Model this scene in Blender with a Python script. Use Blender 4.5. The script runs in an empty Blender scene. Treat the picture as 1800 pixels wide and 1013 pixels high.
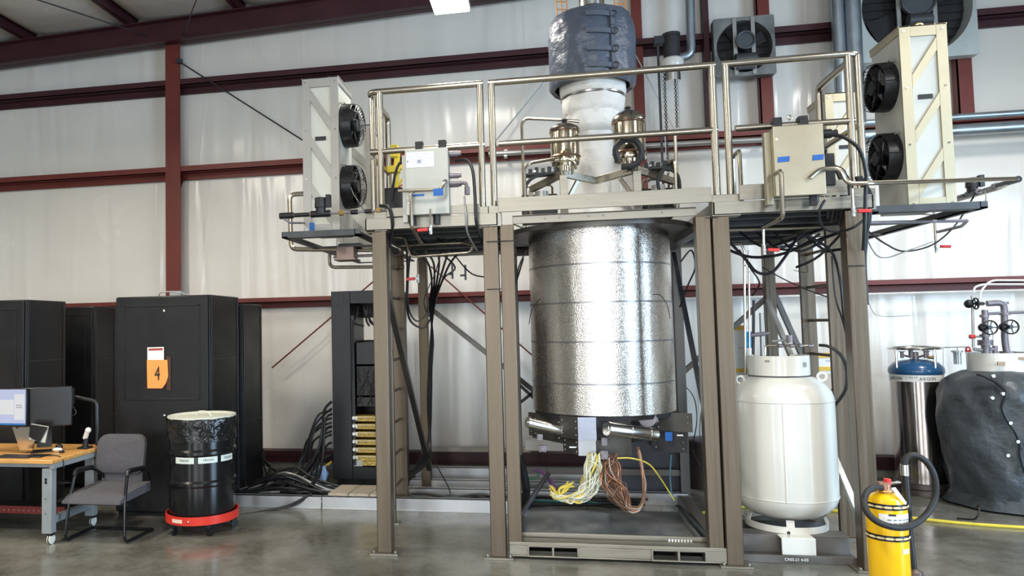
import bpy, bmesh, math, random
from mathutils import Vector, Matrix
random.seed(7)
PI = math.pi
sc = bpy.context.scene
COL = sc.collection

# ------------------------------------------------------------------ camera
F_PX, CX, CY, EYE = 1300.0, 714.04, 506.0, 1.75
ROT = ((0.9828121506, 0.0299858239, 0.1821568744),
       (0.1834823272, -0.0498431276, -0.9817585743),
       (-0.0203595714, 0.9983068231, -0.0544883002))
RM = Matrix(ROT)
cd = bpy.data.cameras.new('camera')
cam = bpy.data.objects.new('camera', cd)
COL.objects.link(cam)
cam.matrix_world = Matrix.Translation((0, 0, EYE)) @ RM.to_4x4()
cd.sensor_width = 36.0
cd.lens = F_PX / 1800 * 36
cd.shift_x = (900 - CX) / 1800
cd.shift_y = (CY - 506.5) / 1800
cd.clip_end = 100
sc.camera = cam

# ------------------------------------------------------------------ world, exposure
w = bpy.data.worlds.new('world')
sc.world = w
w.use_nodes = True
w.node_tree.nodes['Background'].inputs[0].default_value = (0.75, 0.85, 1.0, 1)
w.node_tree.nodes['Background'].inputs[1].default_value = 0.12
sc.view_settings.view_transform = 'Standard'
sc.view_settings.look = 'None'
sc.view_settings.gamma = 1
sc.view_settings.exposure = 0.24
sc.view_settings.use_curve_mapping = False


def area(name, loc, target, sx, sy, power, col, spread=180):
    l = bpy.data.lights.new(name, 'AREA')
    l.shape = 'RECTANGLE'
    l.size, l.size_y, l.energy, l.color = sx, sy, power, col
    l.spread = math.radians(spread)
    o = bpy.data.objects.new(name, l)
    COL.objects.link(o)
    o.location = loc
    d = Vector(target) - Vector(loc)
    o.rotation_euler = d.to_track_quat('-Z', 'Y').to_euler()
    return o


# daylight from the right door; front openings added for streaks in the foil
area('daylight_door_right', (8.9, 0.6, 2.3), (0, 4.5, 0.6), 3.6, 4.2, 400, (0.55, 0.77, 1.0), 120)
area('added_front_light', (-2.0, -8.8, 2.3), (-0.5, 5, 0.4), 3.4, 4.0, 130, (0.85, 0.93, 1.0), 110)
area('added_front_light', (3.6, -8.8, 2.3), (2.0, 5, 0.4), 1.6, 4.0, 90, (0.80, 0.90, 1.0), 110)
HIGH_BAYS = [(-0.83, 6.9), (-5.4, 4.6), (4.2, 5.9), (-5.6, 2.4), (-0.7, 2.6), (4.2, 2.2),
             (-5.6, -2.4), (-0.7, -2.4), (4.2, -2.6)]
BAY_POWER = {0: 45}


area('added_front_light', (-8.0, -8.8, 2.3), (-1.0, 5, 0.8), 0.9, 4.0, 60, (0.90, 0.95, 1.0), 110)  # narrow light added for one more bright band in the foil
area('added_front_light', (1.4, -8.8, 2.6), (0.8, 5, 0.8), 0.5, 3.2, 35, (1.0, 0.88, 0.74), 110)  # warm slot of light, also added to band the foil


# ------------------------------------------------------------------ pixel helper: a point of the photo at a real distance
def U(px, py, X=None, Y=None, Z=None):
    d = RM @ Vector((px - CX, -(py - CY), -F_PX))
    o = Vector((0, 0, EYE))
    if X is not None:
        t = (X - o.x) / d.x
    elif Y is not None:
        t = (Y - o.y) / d.y
    else:
        t = (Z - o.z) / d.z
    return o + d * t


# ------------------------------------------------------------------ materials
MATS = {}


def mat(name, col, rough=0.5, metal=0.0, var=0.12, scale=6.0, stretch=(1, 1, 1), bump=0.0, bscale=40.0,
        bstretch=None, coat=0.0, col2=None, detail=4, rvar=0.0, emit=None, estr=0, trans=0.0, ior=1.45, aniso=0.0,
        bdist=0.02):
    if name in MATS:
        return MATS[name]
    m = bpy.data.materials.new(name)
    m.use_nodes = True
    nt = m.node_tree
    b = nt.nodes['Principled BSDF']
    tc = nt.nodes.new('ShaderNodeTexCoord')
    mp = nt.nodes.new('ShaderNodeMapping')
    mp.inputs['Scale'].default_value = stretch
    nt.links.new(tc.outputs['Object'], mp.inputs[0])
    no = nt.nodes.new('ShaderNodeTexNoise')
    no.inputs['Scale'].default_value = scale
    no.inputs['Detail'].default_value = detail
    nt.links.new(mp.outputs[0], no.inputs['Vector'])
    r = nt.nodes.new('ShaderNodeValToRGB')
    c = Vector(col)
    a = c * (1 - var)
    e = Vector(col2) if col2 else c * (1 + var)
    r.color_ramp.elements[0].position = 0.3
    r.color_ramp.elements[1].position = 0.7
    r.color_ramp.elements[0].color = (*a, 1)
    r.color_ramp.elements[1].color = (*[min(1, v) for v in e], 1)
    nt.links.new(no.outputs['Fac'], r.inputs[0])
    nt.links.new(r.outputs[0], b.inputs['Base Color'])
    b.inputs['Roughness'].default_value = rough
    b.inputs['Metallic'].default_value = metal
    b.inputs['Coat Weight'].default_value = coat
    b.inputs['IOR'].default_value = ior
    b.inputs['Transmission Weight'].default_value = trans
    b.inputs['Anisotropic'].default_value = aniso
    if rvar:
        mr = nt.nodes.new('ShaderNodeMapRange')
        mr.inputs['From Min'].default_value = 0.3
        mr.inputs['From Max'].default_value = 0.7
        mr.inputs['To Min'].default_value = max(0.02, rough - rvar)
        mr.inputs['To Max'].default_value = min(1, rough + rvar)
        nt.links.new(no.outputs['Fac'], mr.inputs[0])
        nt.links.new(mr.outputs[0], b.inputs['Roughness'])
    if bump:
        mp2 = nt.nodes.new('ShaderNodeMapping')
        mp2.inputs['Scale'].default_value = bstretch or stretch
        nt.links.new(tc.outputs['Object'], mp2.inputs[0])
        n2 = nt.nodes.new('ShaderNodeTexNoise')
        n2.inputs['Scale'].default_value = bscale
        n2.inputs['Detail'].default_value = 3
        nt.links.new(mp2.outputs[0], n2.inputs['Vector'])
        bu = nt.nodes.new('ShaderNodeBump')
        bu.inputs['Strength'].default_value = bump
        bu.inputs['Distance'].default_value = bdist
        nt.links.new(n2.outputs['Fac'], bu.inputs['Height'])
        nt.links.new(bu.outputs[0], b.inputs['Normal'])
    if emit:
        b.inputs['Emission Color'].default_value = (*emit, 1)
        b.inputs['Emission Strength'].default_value = estr
    MATS[name] = m
    return m


def floor_mat():
    m = mat('polished_concrete', (0.128, 0.126, 0.108), 0.25, 0, 0.16, 0.9, detail=8, bump=0.05, bscale=6, coat=0.0,
            col2=(0.215, 0.212, 0.186))
    nt = m.node_tree
    b = nt.nodes['Principled BSDF']
    tc = nt.nodes['Texture Coordinate']
    n = nt.nodes.new('ShaderNodeTexNoise')
    n.inputs['Scale'].default_value = 2.3
    n.inputs['Detail'].default_value = 6
    nt.links.new(tc.outputs['Object'], n.inputs['Vector'])
    mr = nt.nodes.new('ShaderNodeMapRange')
    mr.inputs['From Min'].default_value = 0.3
    mr.inputs['From Max'].default_value = 0.7
    mr.inputs['To Min'].default_value = 0.10
    mr.inputs['To Max'].default_value = 0.28
    nt.links.new(n.outputs['Fac'], mr.inputs[0])
    nt.links.new(mr.outputs[0], b.inputs['Roughness'])
    # darker stains and a fine speckle mixed over the grey
    n3 = nt.nodes.new('ShaderNodeTexNoise')
    n3.inputs['Scale'].default_value = 3.5
    n3.inputs['Detail'].default_value = 9
    n3.inputs['Roughness'].default_value = 0.7
    nt.links.new(tc.outputs['Object'], n3.inputs['Vector'])
    rr = nt.nodes.new('ShaderNodeValToRGB')
    rr.color_ramp.elements[0].position = 0.36
    rr.color_ramp.elements[0].color = (0.62, 0.60, 0.56, 1)
    rr.color_ramp.elements[1].position = 0.60
    rr.color_ramp.elements[1].color = (1.05, 1.05, 1.05, 1)
    nt.links.new(n3.outputs['Fac'], rr.inputs[0])
    mx = nt.nodes.new('ShaderNodeMix')
    mx.data_type = 'RGBA'
    mx.blend_type = 'MULTIPLY'
    mx.inputs[0].default_value = 1
    old = b.inputs['Base Color'].links[0].from_socket
    nt.links.new(old, mx.inputs[6])
    nt.links.new(rr.outputs[0], mx.inputs[7])
    nt.links.new(mx.outputs[2], b.inputs['Base Color'])
    return m


def vinyl_mat(name, col, sx=2.2, strength=0.45):
    """white reinforced vinyl insulation facing with long vertical creases"""
    m = mat(name, col, 0.22, 0, 0.04, 1.2, coat=0.0, rvar=0.07)
    nt = m.node_tree
    b = nt.nodes['Principled BSDF']
    tc = nt.nodes['Texture Coordinate']
    prev = None
    for (s, st, dist, stren, ridge) in (((sx * .5, 1, 0.16), 1.5, 0.06, strength, False), ((sx * .5, 1, 0.10), 1.0, 0.006, strength * 0.9, True),
                                        ((1, 1, .6), 1.6, 0.04, strength * 0.6, False), ((2.6, 1, .35), 1.7, 0.012, strength * .5, False)):
        mp = nt.nodes.new('ShaderNodeMapping')
        mp.inputs['Scale'].default_value = s
        nt.links.new(tc.outputs['Object'], mp.inputs[0])
        n = nt.nodes.new('ShaderNodeTexNoise')
        n.inputs['Scale'].default_value = st
        n.inputs['Detail'].default_value = 2
        n.inputs['Distortion'].default_value = 0.4
        nt.links.new(mp.outputs[0], n.inputs['Vector'])
        out = n.outputs['Fac']
        if ridge:                       # narrow creases along one contour of the noise
            cr = nt.nodes.new('ShaderNodeValToRGB')
            e = cr.color_ramp.elements
            e[0].position, e[0].color = 0.475, (0, 0, 0, 1)
            e[1].position, e[1].color = 0.525, (0, 0, 0, 1)
            k = e.new(0.5)
            k.color = (1, 1, 1, 1)
            nt.links.new(out, cr.inputs[0])
            out = cr.outputs[0]
        bu = nt.nodes.new('ShaderNodeBump')
        bu.inputs['Strength'].default_value = min(1, stren)
        bu.inputs['Distance'].default_value = dist
        nt.links.new(out, bu.inputs['Height'])
        if prev:
            nt.links.new(prev.outputs[0], bu.inputs['Normal'])
        prev = bu
    nt.links.new(prev.outputs[0], b.inputs['Normal'])
    return m


STEEL = mat('mill_stainless', (0.150, 0.120, 0.088), 0.42, 0.85, 0.2, 3, (14, 14, 0.4), rvar=0.08, bump=0.04, bscale=50)
STEELH = mat('brushed_stainless', (0.29, 0.27, 0.225), 0.38, 0.9, 0.10, 3, (1, 14, 14), rvar=0.07)
RAILM = mat('polished_tube', (0.44, 0.40, 0.33), 0.27, 1.0, 0.05, 2)
PANELS = mat('panel_stainless', (0.40, 0.365, 0.275), 0.37, 0.9, 0.10, 3, rvar=0.08, bump=0.03, bscale=8)
BOXG = mat('grey_enclosure', (0.40, 0.40, 0.365), 0.4, 0.35, 0.05)
UNITW = mat('cooler_panel', (0.54, 0.54, 0.49), 0.42, 0.1, 0.03)
UNITG = mat('cooler_frame_grey', (0.36, 0.35, 0.325), 0.42, 0.45, 0.05)
UNITF = mat('cooler_frame', (0.46, 0.41, 0.29), 0.42, 0.55, 0.05)
DARKST = mat('dark_steel', (0.055, 0.055, 0.06), 0.5, 0.5, 0.2, 6)
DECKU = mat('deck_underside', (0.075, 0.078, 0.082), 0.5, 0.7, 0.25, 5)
BLACKP = mat('black_paint', (0.010, 0.010, 0.012), 0.35, 0, 0.2, 8, rvar=0.05)
BLACKG = mat('black_gloss', (0.008, 0.008, 0.009), 0.2, 0, 0.2, 8)
CABLE = mat('cable_black', (0.012, 0.012, 0.014), 0.42, 0, 0.25, 10)
RUB = mat('black_rubber', (0.015, 0.015, 0.016), 0.6, 0, 0.2, 20, bump=0.1, bscale=80)
RED = mat('building_red', (0.17, 0.034, 0.026), 0.45, 0, 0.12, 3)
REDD = mat('building_maroon', (0.058, 0.016, 0.022), 0.5, 0, 0.15, 3)
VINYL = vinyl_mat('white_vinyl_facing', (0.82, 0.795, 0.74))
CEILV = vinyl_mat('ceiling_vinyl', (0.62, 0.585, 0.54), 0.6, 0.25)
HALLW = mat('greyed_hall_vinyl', (0.55, 0.53, 0.49), 0.5, 0, 0.06, 1.5)  # unseen walls: same vinyl, greyed to cut bounce and raise foil contrast
CONC = floor_mat()
BLOCK = mat('stem_wall_block', (0.36, 0.35, 0.29), 0.8, 0, 0.12, 9, bump=0.4, bscale=60)
GALV = mat('galvanised_duct', (0.36, 0.41, 0.45), 0.35, 0.8, 0.12, 5, rvar=0.08)
PIPEG = mat('grey_pipe', (0.42, 0.42, 0.40), 0.4, 0.6, 0.1, 6)
IRON = mat('malleable_iron', (0.24, 0.22, 0.24), 0.5, 0.6, 0.2, 9)
WHITEP = mat('white_enamel', (0.76, 0.75, 0.69), 0.22, 0, 0.03, 3, coat=0.3, bump=0.02, bscale=5)
YEL = mat('yellow_enamel', (0.86, 0.50, 0.008), 0.22, 0, 0.04, 5, coat=0.3)
YELP = mat('yellow_paint', (0.75, 0.58, 0.05), 0.45, 0, 0.1, 6)
REDP = mat('red_plastic', (0.60, 0.03, 0.03), 0.4, 0, 0.08, 6)
BLUET = mat('blue_tape', (0.015, 0.105, 0.38), 0.6, 0, 0.08, 12, bump=0.2, bscale=60)
BLUEE = mat('blue_enamel', (0.018, 0.085, 0.20), 0.25, 0, 0.08, 6, coat=0.3)
WPAPER = mat('white_paper', (0.78, 0.78, 0.76), 0.7, 0, 0.03, 10)
INK = mat('print_black', (0.02, 0.02, 0.02), 0.6, 0, 0.1, 10)
ORANGE = mat('orange_paper', (0.90, 0.33, 0.08), 0.65, 0, 0.05, 8)
WOOD = mat('maple_top', (0.62, 0.32, 0.10), 0.3, 0, 0.18, 2.5, (1.2, 14, 14), rvar=0.06)
GREYP = mat('grey_bench_paint', (0.27, 0.29, 0.30), 0.4, 0.1, 0.05)
FABRIC = mat('grey_upholstery', (0.085, 0.08, 0.088), 0.85, 0, 0.12, 40, bump=0.35, bscale=300)
COPPER = mat('copper_wire', (0.45, 0.19, 0.10), 0.4, 0.5, 0.3, 12)
BRASS = mat('brass', (0.72, 0.50, 0.20), 0.3, 1, 0.1, 10)
GREYW = mat('cream_wire', (0.62, 0.62, 0.50), 0.5, 0, 0.15, 12)
YELW = mat('yellow_wire', (0.72, 0.58, 0.10), 0.5, 0, 0.15, 12)
PURPW = mat('purple_wire', (0.12, 0.06, 0.16), 0.5, 0, 0.3, 12)
WHITEW = mat('frosted_wrap', (0.78, 0.77, 0.74), 0.5, 0, 0.04, 6, bump=0.35, bscale=22)
CHROME = mat('bright_steel', (0.72, 0.72, 0.70), 0.2, 1, 0.06, 8)
GOLDST = mat('tinted_stainless', (0.62, 0.52, 0.36), 0.14, 1, 0.16, 1.6, (1, 1, 2.5), col2=(0.80, 0.74, 0.62), bump=0.03,
             bscale=9)
TARP = mat('blue_grey_tarp', (0.082, 0.098, 0.132), 0.36, 0, 0.10, 5, bump=0.45, bscale=7, bstretch=(1, 1, 1.6), bdist=0.05)
TARPD = mat('dark_grey_tarp', (0.055, 0.065, 0.072), 0.42, 0, 0.15, 4, bump=0.6, bscale=6, bdist=0.05)
DEWARM = mat('dewar_stainless', (0.40, 0.36, 0.34), 0.16, 1, 0.1, 3, (8, 8, 0.2), rvar=0.05)
ALU = mat('aluminium_channel', (0.52, 0.53, 0.54), 0.38, 0.7, 0.08, 4, rvar=0.06)
WOODP = mat('pallet_wood', (0.42, 0.36, 0.28), 0.75, 0, 0.2, 5, (3, 20, 3), bump=0.3, bscale=30)
PCB = mat('gold_connector_card', (0.50, 0.36, 0.10), 0.45, 0.3, 0.55, 55, detail=6)
RACKD = mat('rack_dark', (0.006, 0.007, 0.010), 0.35, 0, 0.2, 6)
EQUIP = mat('rack_equipment', (0.025, 0.026, 0.028), 0.5, 0.3, 0.8, 45, detail=6)


def foil_mat():
    m = mat('embossed_foil', (0.72, 0.68, 0.63), 0.24, 1.0, 0.10, 60, rvar=0.05, detail=6)
    nt = m.node_tree
    b = nt.nodes['Principled BSDF']
    tc = nt.nodes['Texture Coordinate']
    mp = nt.nodes.new('ShaderNodeMapping')
    mp.inputs['Scale'].default_value = (1, 1, 0.9)
    nt.links.new(tc.outputs['Object'], mp.inputs[0])
    mpn = nt.nodes.new('ShaderNodeMapping')
    mpn.inputs['Scale'].default_value = (1.3, 1.3, 0.22)
    nt.links.new(tc.outputs['Object'], mpn.inputs[0])
    v = nt.nodes.new('ShaderNodeTexVoronoi')
    v.inputs['Scale'].default_value = 120
    nt.links.new(mp.outputs[0], v.inputs['Vector'])
    bu = nt.nodes.new('ShaderNodeBump')
    bu.inputs['Strength'].default_value = 0.35
    bu.inputs['Distance'].default_value = 0.003
    nt.links.new(v.outputs['Distance'], bu.inputs['Height'])
    n = nt.nodes.new('ShaderNodeTexNoise')
    n.inputs['Scale'].default_value = 3.2
    nt.links.new(mpn.outputs[0], n.inputs['Vector'])
    b2 = nt.nodes.new('ShaderNodeBump')
    b2.inputs['Strength'].default_value = 0.3
    b2.inputs['Distance'].default_value = 0.03
    nt.links.new(n.outputs['Fac'], b2.inputs['Height'])
    nt.links.new(bu.outputs[0], b2.inputs['Normal'])
    nt.links.new(b2.outputs[0], b.inputs['Normal'])
    return m


FOIL = foil_mat()


# ------------------------------------------------------------------ geometry collector
class G:
    def __init__(s):
        s.bm = bmesh.new()

    def box(s, x0, x1, y0, y1, z0, z1):
        r = bmesh.ops.create_cube(s.bm, size=1)
        for v in r['verts']:
            v.co = Vector((x0 + (v.co.x + .5) * (x1 - x0), y0 + (v.co.y + .5) * (y1 - y0), z0 + (v.co.z + .5) * (z1 - z0)))
        return s

    def beam(s, p0, p1, wd, ht, up=(0, 0, 1)):
        p0, p1 = Vector(p0), Vector(p1)
        d = (p1 - p0)
        L = d.length
        d.normalize()
        u = Vector(up)
        if abs(d.dot(u)) > 0.98:
            u = Vector((0, 1, 0))
        side = d.cross(u).normalized()
        u = side.cross(d)
        r = bmesh.ops.create_cube(s.bm, size=1)
        for v in r['verts']:
            c = v.co.copy()
            v.co = p0 + d * ((c.x + .5) * L) + side * (c.y * wd) + u * (c.z * ht)
        return s

    def cyl(s, p0, p1, r, r2=None, n=16, cap=True):
        p0, p1 = Vector(p0), Vector(p1)
        d = p1 - p0
        q = d.to_track_quat('Z', 'Y').to_matrix().to_4x4()
        bmesh.ops.create_cone(s.bm, cap_ends=cap, segments=n, radius1=r, radius2=r if r2 is None else r2, depth=d.length,
                              matrix=Matrix.Translation((p0 + p1) / 2) @ q)
        return s

    def tube(s, pts, r, n=8, smooth=4, closed=False):
        pts = [Vector(p) for p in pts]
        if smooth and len(pts) > 2:
            out = []
            m = len(pts)
            rng = range(m if closed else m - 1)
            for i in rng:
                if closed:
                    a, b, c, d = pts[(i - 1) % m], pts[i], pts[(i + 1) % m], pts[(i + 2) % m]
                else:
                    a, b, c, d = pts[max(i - 1, 0)], pts[i], pts[i + 1], pts[min(i + 2, m - 1)]
                for k in range(smooth):
                    t = k / smooth
                    out.append(0.5 * ((2 * b) + (c - a) * t + (2 * a - 5 * b + 4 * c - d) * t * t
                                      + (3 * b - a - 3 * c + d) * t ** 3))
            if not closed:
                out.append(pts[-1])
            pts = out
        rings = []
        up = None
        m = len(pts)
        for i, p in enumerate(pts):
            if closed:
                t = pts[(i + 1) % m] - pts[i - 1]
            else:
                t = pts[min(i + 1, m - 1)] - pts[max(i - 1, 0)]
            if t.length < 1e-9:
                t = Vector((0, 0, 1))
            t.normalize()
            if up is None:
                up = Vector((0, 0, 1)) if abs(t.z) < 0.9 else Vector((1, 0, 0))
            sd = t.cross(up)
            if sd.length < 1e-4:
                sd = t.cross(Vector((0.3, 1, 0.2)))
            sd.normalize()
            up = sd.cross(t).normalized()
            rings.append([s.bm.verts.new(p + (sd * math.cos(2 * PI * k / n) + up * math.sin(2 * PI * k / n)) * r)
                          for k in range(n)])
        prs = list(zip(rings, rings[1:])) + ([(rings[-1], rings[0])] if closed else [])
        for A, B in prs:
            for k in range(n):
                s.bm.faces.new((A[k], A[(k + 1) % n], B[(k + 1) % n], B[k]))
        if not closed:
            s.bm.faces.new(rings[0][::-1])
            s.bm.faces.new(rings[-1])
        return s

    def bend(s, pts, r, rad=0.05, n=10):
        """straight runs with rounded elbows"""
        pts = [Vector(p) for p in pts]
        out = [pts[0]]
        for a, b, c in zip(pts, pts[1:], pts[2:]):
            d1, d2 = (a - b), (c - b)
            q = min(rad, d1.length * .45, d2.length * .45)
            d1.normalize()
            d2.normalize()
            for k in range(5):
                t = k / 4
                out.append((b + d1 * q) * (1 - t) ** 2 + b * (2 * t * (1 - t)) + (b + d2 * q) * t * t)
        out.append(pts[-1])
        return s.tube(out, r, n, 0)

    def lathe(s, prof, c=(0, 0, 0), n=32, axis='Z', cap=True, f=None):
        c = Vector(c)
        rings = []
        for (r, z) in prof:
            ring = []
            for k in range(n):
                a = 2 * PI * k / n
                rr = r + (f(a, z) if f else 0)
                x, y = rr * math.cos(a), rr * math.sin(a)
                p = {'Z': (x, y, z), 'Y': (x, z, y), 'X': (z, x, y)}[axis]
                ring.append(s.bm.verts.new(c + Vector(p)))
            rings.append(ring)
        for A, B in zip(rings, rings[1:]):
            for k in range(n):
                s.bm.faces.new((A[k], A[(k + 1) % n], B[(k + 1) % n], B[k]))
        if cap:
            s.bm.faces.new(rings[0][::-1])
            s.bm.faces.new(rings[-1])
        return s

    def prism(s, pts, vec):
        vec = Vector(vec)
        a = [s.bm.verts.new(Vector(p)) for p in pts]
        b = [s.bm.verts.new(Vector(p) + vec) for p in pts]
        s.bm.faces.new(a)
        s.bm.faces.new(b[::-1])
        for i in range(len(a)):
            j = (i + 1) % len(a)
            s.bm.faces.new((a[i], b[i], b[j], a[j]))
        return s

    def sphere(s, c, r, n=12, sc_=(1, 1, 1)):
        bmesh.ops.create_uvsphere(s.bm, u_segments=n, v_segments=max(6, n // 2), radius=r,
                                  matrix=Matrix.Translation(c) @ Matrix.Diagonal((*sc_, 1)))
        return s

    def torus(s, c, R, r, axis='Z', n=28, m=8, a0=0, a1=2 * PI):
        c = Vector(c)
        full = abs(a1 - a0 - 2 * PI) < 1e-6
        pts = []
        for k in range(n if full else n + 1):
            a = a0 + (a1 - a0) * k / n
            x, y = R * math.cos(a), R * math.sin(a)
            pts.append(c + Vector({'Z': (x, y, 0), 'Y': (x, 0, y), 'X': (0, x, y)}[axis]))
        return s.tube(pts, r, m, 0, closed=full)

    def rotate(s, ang, c, axis='Z'):
        bmesh.ops.rotate(s.bm, verts=s.bm.verts[:], cent=Vector(c), matrix=Matrix.Rotation(ang, 3, axis))
        return s


def wmat(o):
    m = o.matrix_basis.copy()
    while o.parent:
        o = o.parent
        m = o.matrix_basis @ m
    return m


def obj(name, g, m, parent=None, bevel=0, local=False, sharp=35, origin=None):
    bm = g.bm
    bmesh.ops.recalc_face_normals(bm, faces=bm.faces[:])
    if parent and not local:
        bm.transform(wmat(parent).inverted())
    loc = None
    if not parent:
        if origin is None:
            xs = [v.co for v in bm.verts]
            loc = Vector(((min(v.x for v in xs) + max(v.x for v in xs)) / 2, (min(v.y for v in xs) + max(v.y for v in xs)) / 2,
                          min(v.z for v in xs)))
        else:
            loc = Vector(origin)
        bmesh.ops.translate(bm, vec=-loc, verts=bm.verts[:])
    me = bpy.data.meshes.new(name)
    bm.to_mesh(me)
    bm.free()
    for p in me.polygons:
        p.use_smooth = True
    me.set_sharp_from_angle(angle=math.radians(sharp))
    if isinstance(m, (list, tuple)):
        for q in m:
            me.materials.append(q)
    else:
        me.materials.append(m)
    o = bpy.data.objects.new(name, me)
    COL.objects.link(o)
    if parent:
        o.parent = parent
    else:
        o.location = loc
    if bevel:
        b = o.modifiers.new('bevel', 'BEVEL')
        b.width = bevel
        b.segments = 2
        b.limit_method = 'ANGLE'
        b.harden_normals = False
    return o


def pieces(name, g, m, parent, bevel=0):
    """every loose piece of the collector becomes a part of its own"""
    bm = g.bm
    bm.verts.index_update()
    seen, out = set(), []
    for v in bm.verts:
        if v.index in seen:
            continue
        stack, isl = [v], []
        seen.add(v.index)
        while stack:
            a = stack.pop()
            isl.append(a)
            for e in a.link_edges:
                b = e.other_vert(a)
                if b.index not in seen:
                    seen.add(b.index)
                    stack.append(b)
        h = G()
        mp = {a: h.bm.verts.new(a.co) for a in isl}
        fs = {f for a in isl for f in a.link_faces}
        for f in fs:
            h.bm.faces.new([mp[q] for q in f.verts])
        out.append(h)
    bm.free()
    return [obj(name, h, m, parent, bevel) for h in out]


def thing(name, label, cat, loc=(0, 0, 0), rz=0, group=None):
    o = bpy.data.objects.new(name, None)
    o.empty_display_size = 0.1
    COL.objects.link(o)
    o.location = loc
    o.rotation_euler = (0, 0, rz)
    return tag(o, label, cat, group)


def tag(o, label, cat, group=None, kind=None):
    o['label'] = label
    o['category'] = cat
    if group:
        o['group'] = group
    if kind:
        o['kind'] = kind
    return o


def struct(name, g, m, bevel=0):
    o = obj(name, g, m, None, bevel)
    o['kind'] = 'structure'
    return o


def lab(o, text):
    o['label'] = text
    return o


def dup(root, loc, rz, label, group=None):
    def rec(o, par):
        c = o.copy()
        COL.objects.link(c)
        c.parent = par
        for ch in [x for x in bpy.data.objects if x.parent == o and x.name not in done]:
            done.add(ch.name)
            rec(ch, c)
        return c
    done = set()
    r = root.copy()
    COL.objects.link(r)
    r.location = loc
    r.rotation_euler = (0, 0, rz)
    r['label'] = label
    if group:
        r['group'] = group
    for ch in [x for x in bpy.data.objects if x.parent == root]:
        rec(ch, r)
    return r


def text(name, body, size, m, parent, origin, right=(1, 0, 0), up=(0, 0, 1), ext=0.0008, sx=1.0):
    """raised lettering, centred on origin, built as a mesh"""
    cu = bpy.data.curves.new('t', 'FONT')
    cu.body = body
    cu.size = size
    cu.extrude = ext
    cu.align_x = 'CENTER'
    cu.align_y = 'CENTER'
    t = bpy.data.objects.new('t', cu)
    COL.objects.link(t)
    bpy.context.view_layer.update()
    me = bpy.data.meshes.new_from_object(t.evaluated_get(bpy.context.evaluated_depsgraph_get()))
    bpy.data.objects.remove(t)
    R_, U_ = Vector(right).normalized(), Vector(up).normalized()
    N = R_.cross(U_)
    mt = Matrix(((R_.x * sx, U_.x, N.x, origin[0]), (R_.y * sx, U_.y, N.y, origin[1]), (R_.z * sx, U_.z, N.z, origin[2]),
                 (0, 0, 0, 1)))
    if parent:
        mt = wmat(parent).inverted() @ mt
    me.transform(mt)
    me.materials.clear()
    me.materials.append(m)
    o = bpy.data.objects.new(name, me)
    COL.objects.link(o)
    o.parent = parent
    return o


def hose(name, pts, r, m, label, cat='cable', group=None, n=8, parent=None, smooth=5):
    g = G().tube(pts, r, n, smooth)
    o = obj(name, g, m, parent)
    if not parent:
        tag(o, label, cat, group)
    return o


def chan_beam(g, p0, p1, h, d, t=0.006, flip=1):
    """C channel along X or Y, web on the outside"""
    g.beam(p0, p1, t, h)
    return g

#PART2
# ================================================================== THE BUILDING
WY = 9.2
struct('floor', G().box(-10.5, 10.5, -9.2, WY + 0.3, -0.2, 0), CONC)


def wall_sheet(x0, x1, z0, z1, y, folds, seed, amp):
    """insulation facing hung between girts: shallow vertical folds, real relief"""
    g = G()
    nx, nz = int((x1 - x0) / 0.035), max(6, int((z1 - z0) / 0.12))
    rnd = random.Random(seed)
    fl = [(rnd.uniform(x0, x1), rnd.uniform(0.015, 0.06), rnd.uniform(-1, 1), rnd.uniform(-0.12, 0.12)) for _ in range(folds)]
    rows = []
    for j in range(nz + 1):
        t = j / nz
        z = z0 + (z1 - z0) * t
        row = []
        for i in range(nx + 1):
            x = x0 + (x1 - x0) * i / nx
            d = 0.018 * math.sin(PI * t) * (1 + 0.5 * math.sin(x * 1.7 + seed))
            for (fx, fw, fa, sl) in fl:
                u = (x - fx - sl * (t - 0.5)) / fw
                if abs(u) < 3:
                    d += amp * fa * math.exp(-u * u) * (0.35 + 0.65 * math.sin(PI * (0.15 + 0.85 * t)))
            row.append(g.bm.verts.new((x, y - d, z)))
        rows.append(row)
    for a, b in zip(rows, rows[1:]):
        for i in range(nx):
            g.bm.faces.new((a[i], a[i + 1], b[i + 1], b[i]))
    return g


GZ = [(2.045, 2.175), (3.79, 3.955), (4.96, 5.13)]       # girts, bottom and top
g = G()
g.box(-10.5, 10.5, WY + 0.08, WY + 0.3, 0, 7)
struct('wall_back', g, VINYL)
struct('trim_1', wall_sheet(-10, 7.5, 0.22, 2.10, WY - 0.02, 110, 3, 0.030), VINYL)
struct('trim_2', wall_sheet(-10, 7.5, 2.10, 3.87, WY - 0.03, 90, 5, 0.014), VINYL)
struct('trim_3', wall_sheet(-10, 7.5, 3.87, 5.04, WY - 0.03, 70, 8, 0.014), VINYL)
struct('trim_4', wall_sheet(-10, 7.5, 5.04, 6.6, WY - 0.03, 50, 9, 0.012), VINYL)
for i, (z0, z1) in enumerate(GZ):
    g = G()
    zm = z0 + (z1 - z0) * 0.52
    g.box(-10.4, 8.5, 8.995, 9.008, zm, z1)              # inner flange
    g.box(-10.4, 8.5, 8.995, WY + .02, zm, zm + 0.01)    # web
    g.box(-10.4, 8.5, 9.145, 9.152, z0, zm)              # outer flange under the web
    g.box(-10.4, 8.5, 9.12, 9.152, z0, z0 + 0.006)
    for gx in range(-9, 8, 3):                           # lap bolts
        for k in range(4):
            g.cyl((gx - 1.3 + k * 0.09, 8.99, zm + 0.03), (gx - 1.3 + k * 0.09, 8.996, zm + 0.03), 0.008, n=6)
    o = struct('trim_%d' % (5 + i), g, RED if i < 2 else REDD)
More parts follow.
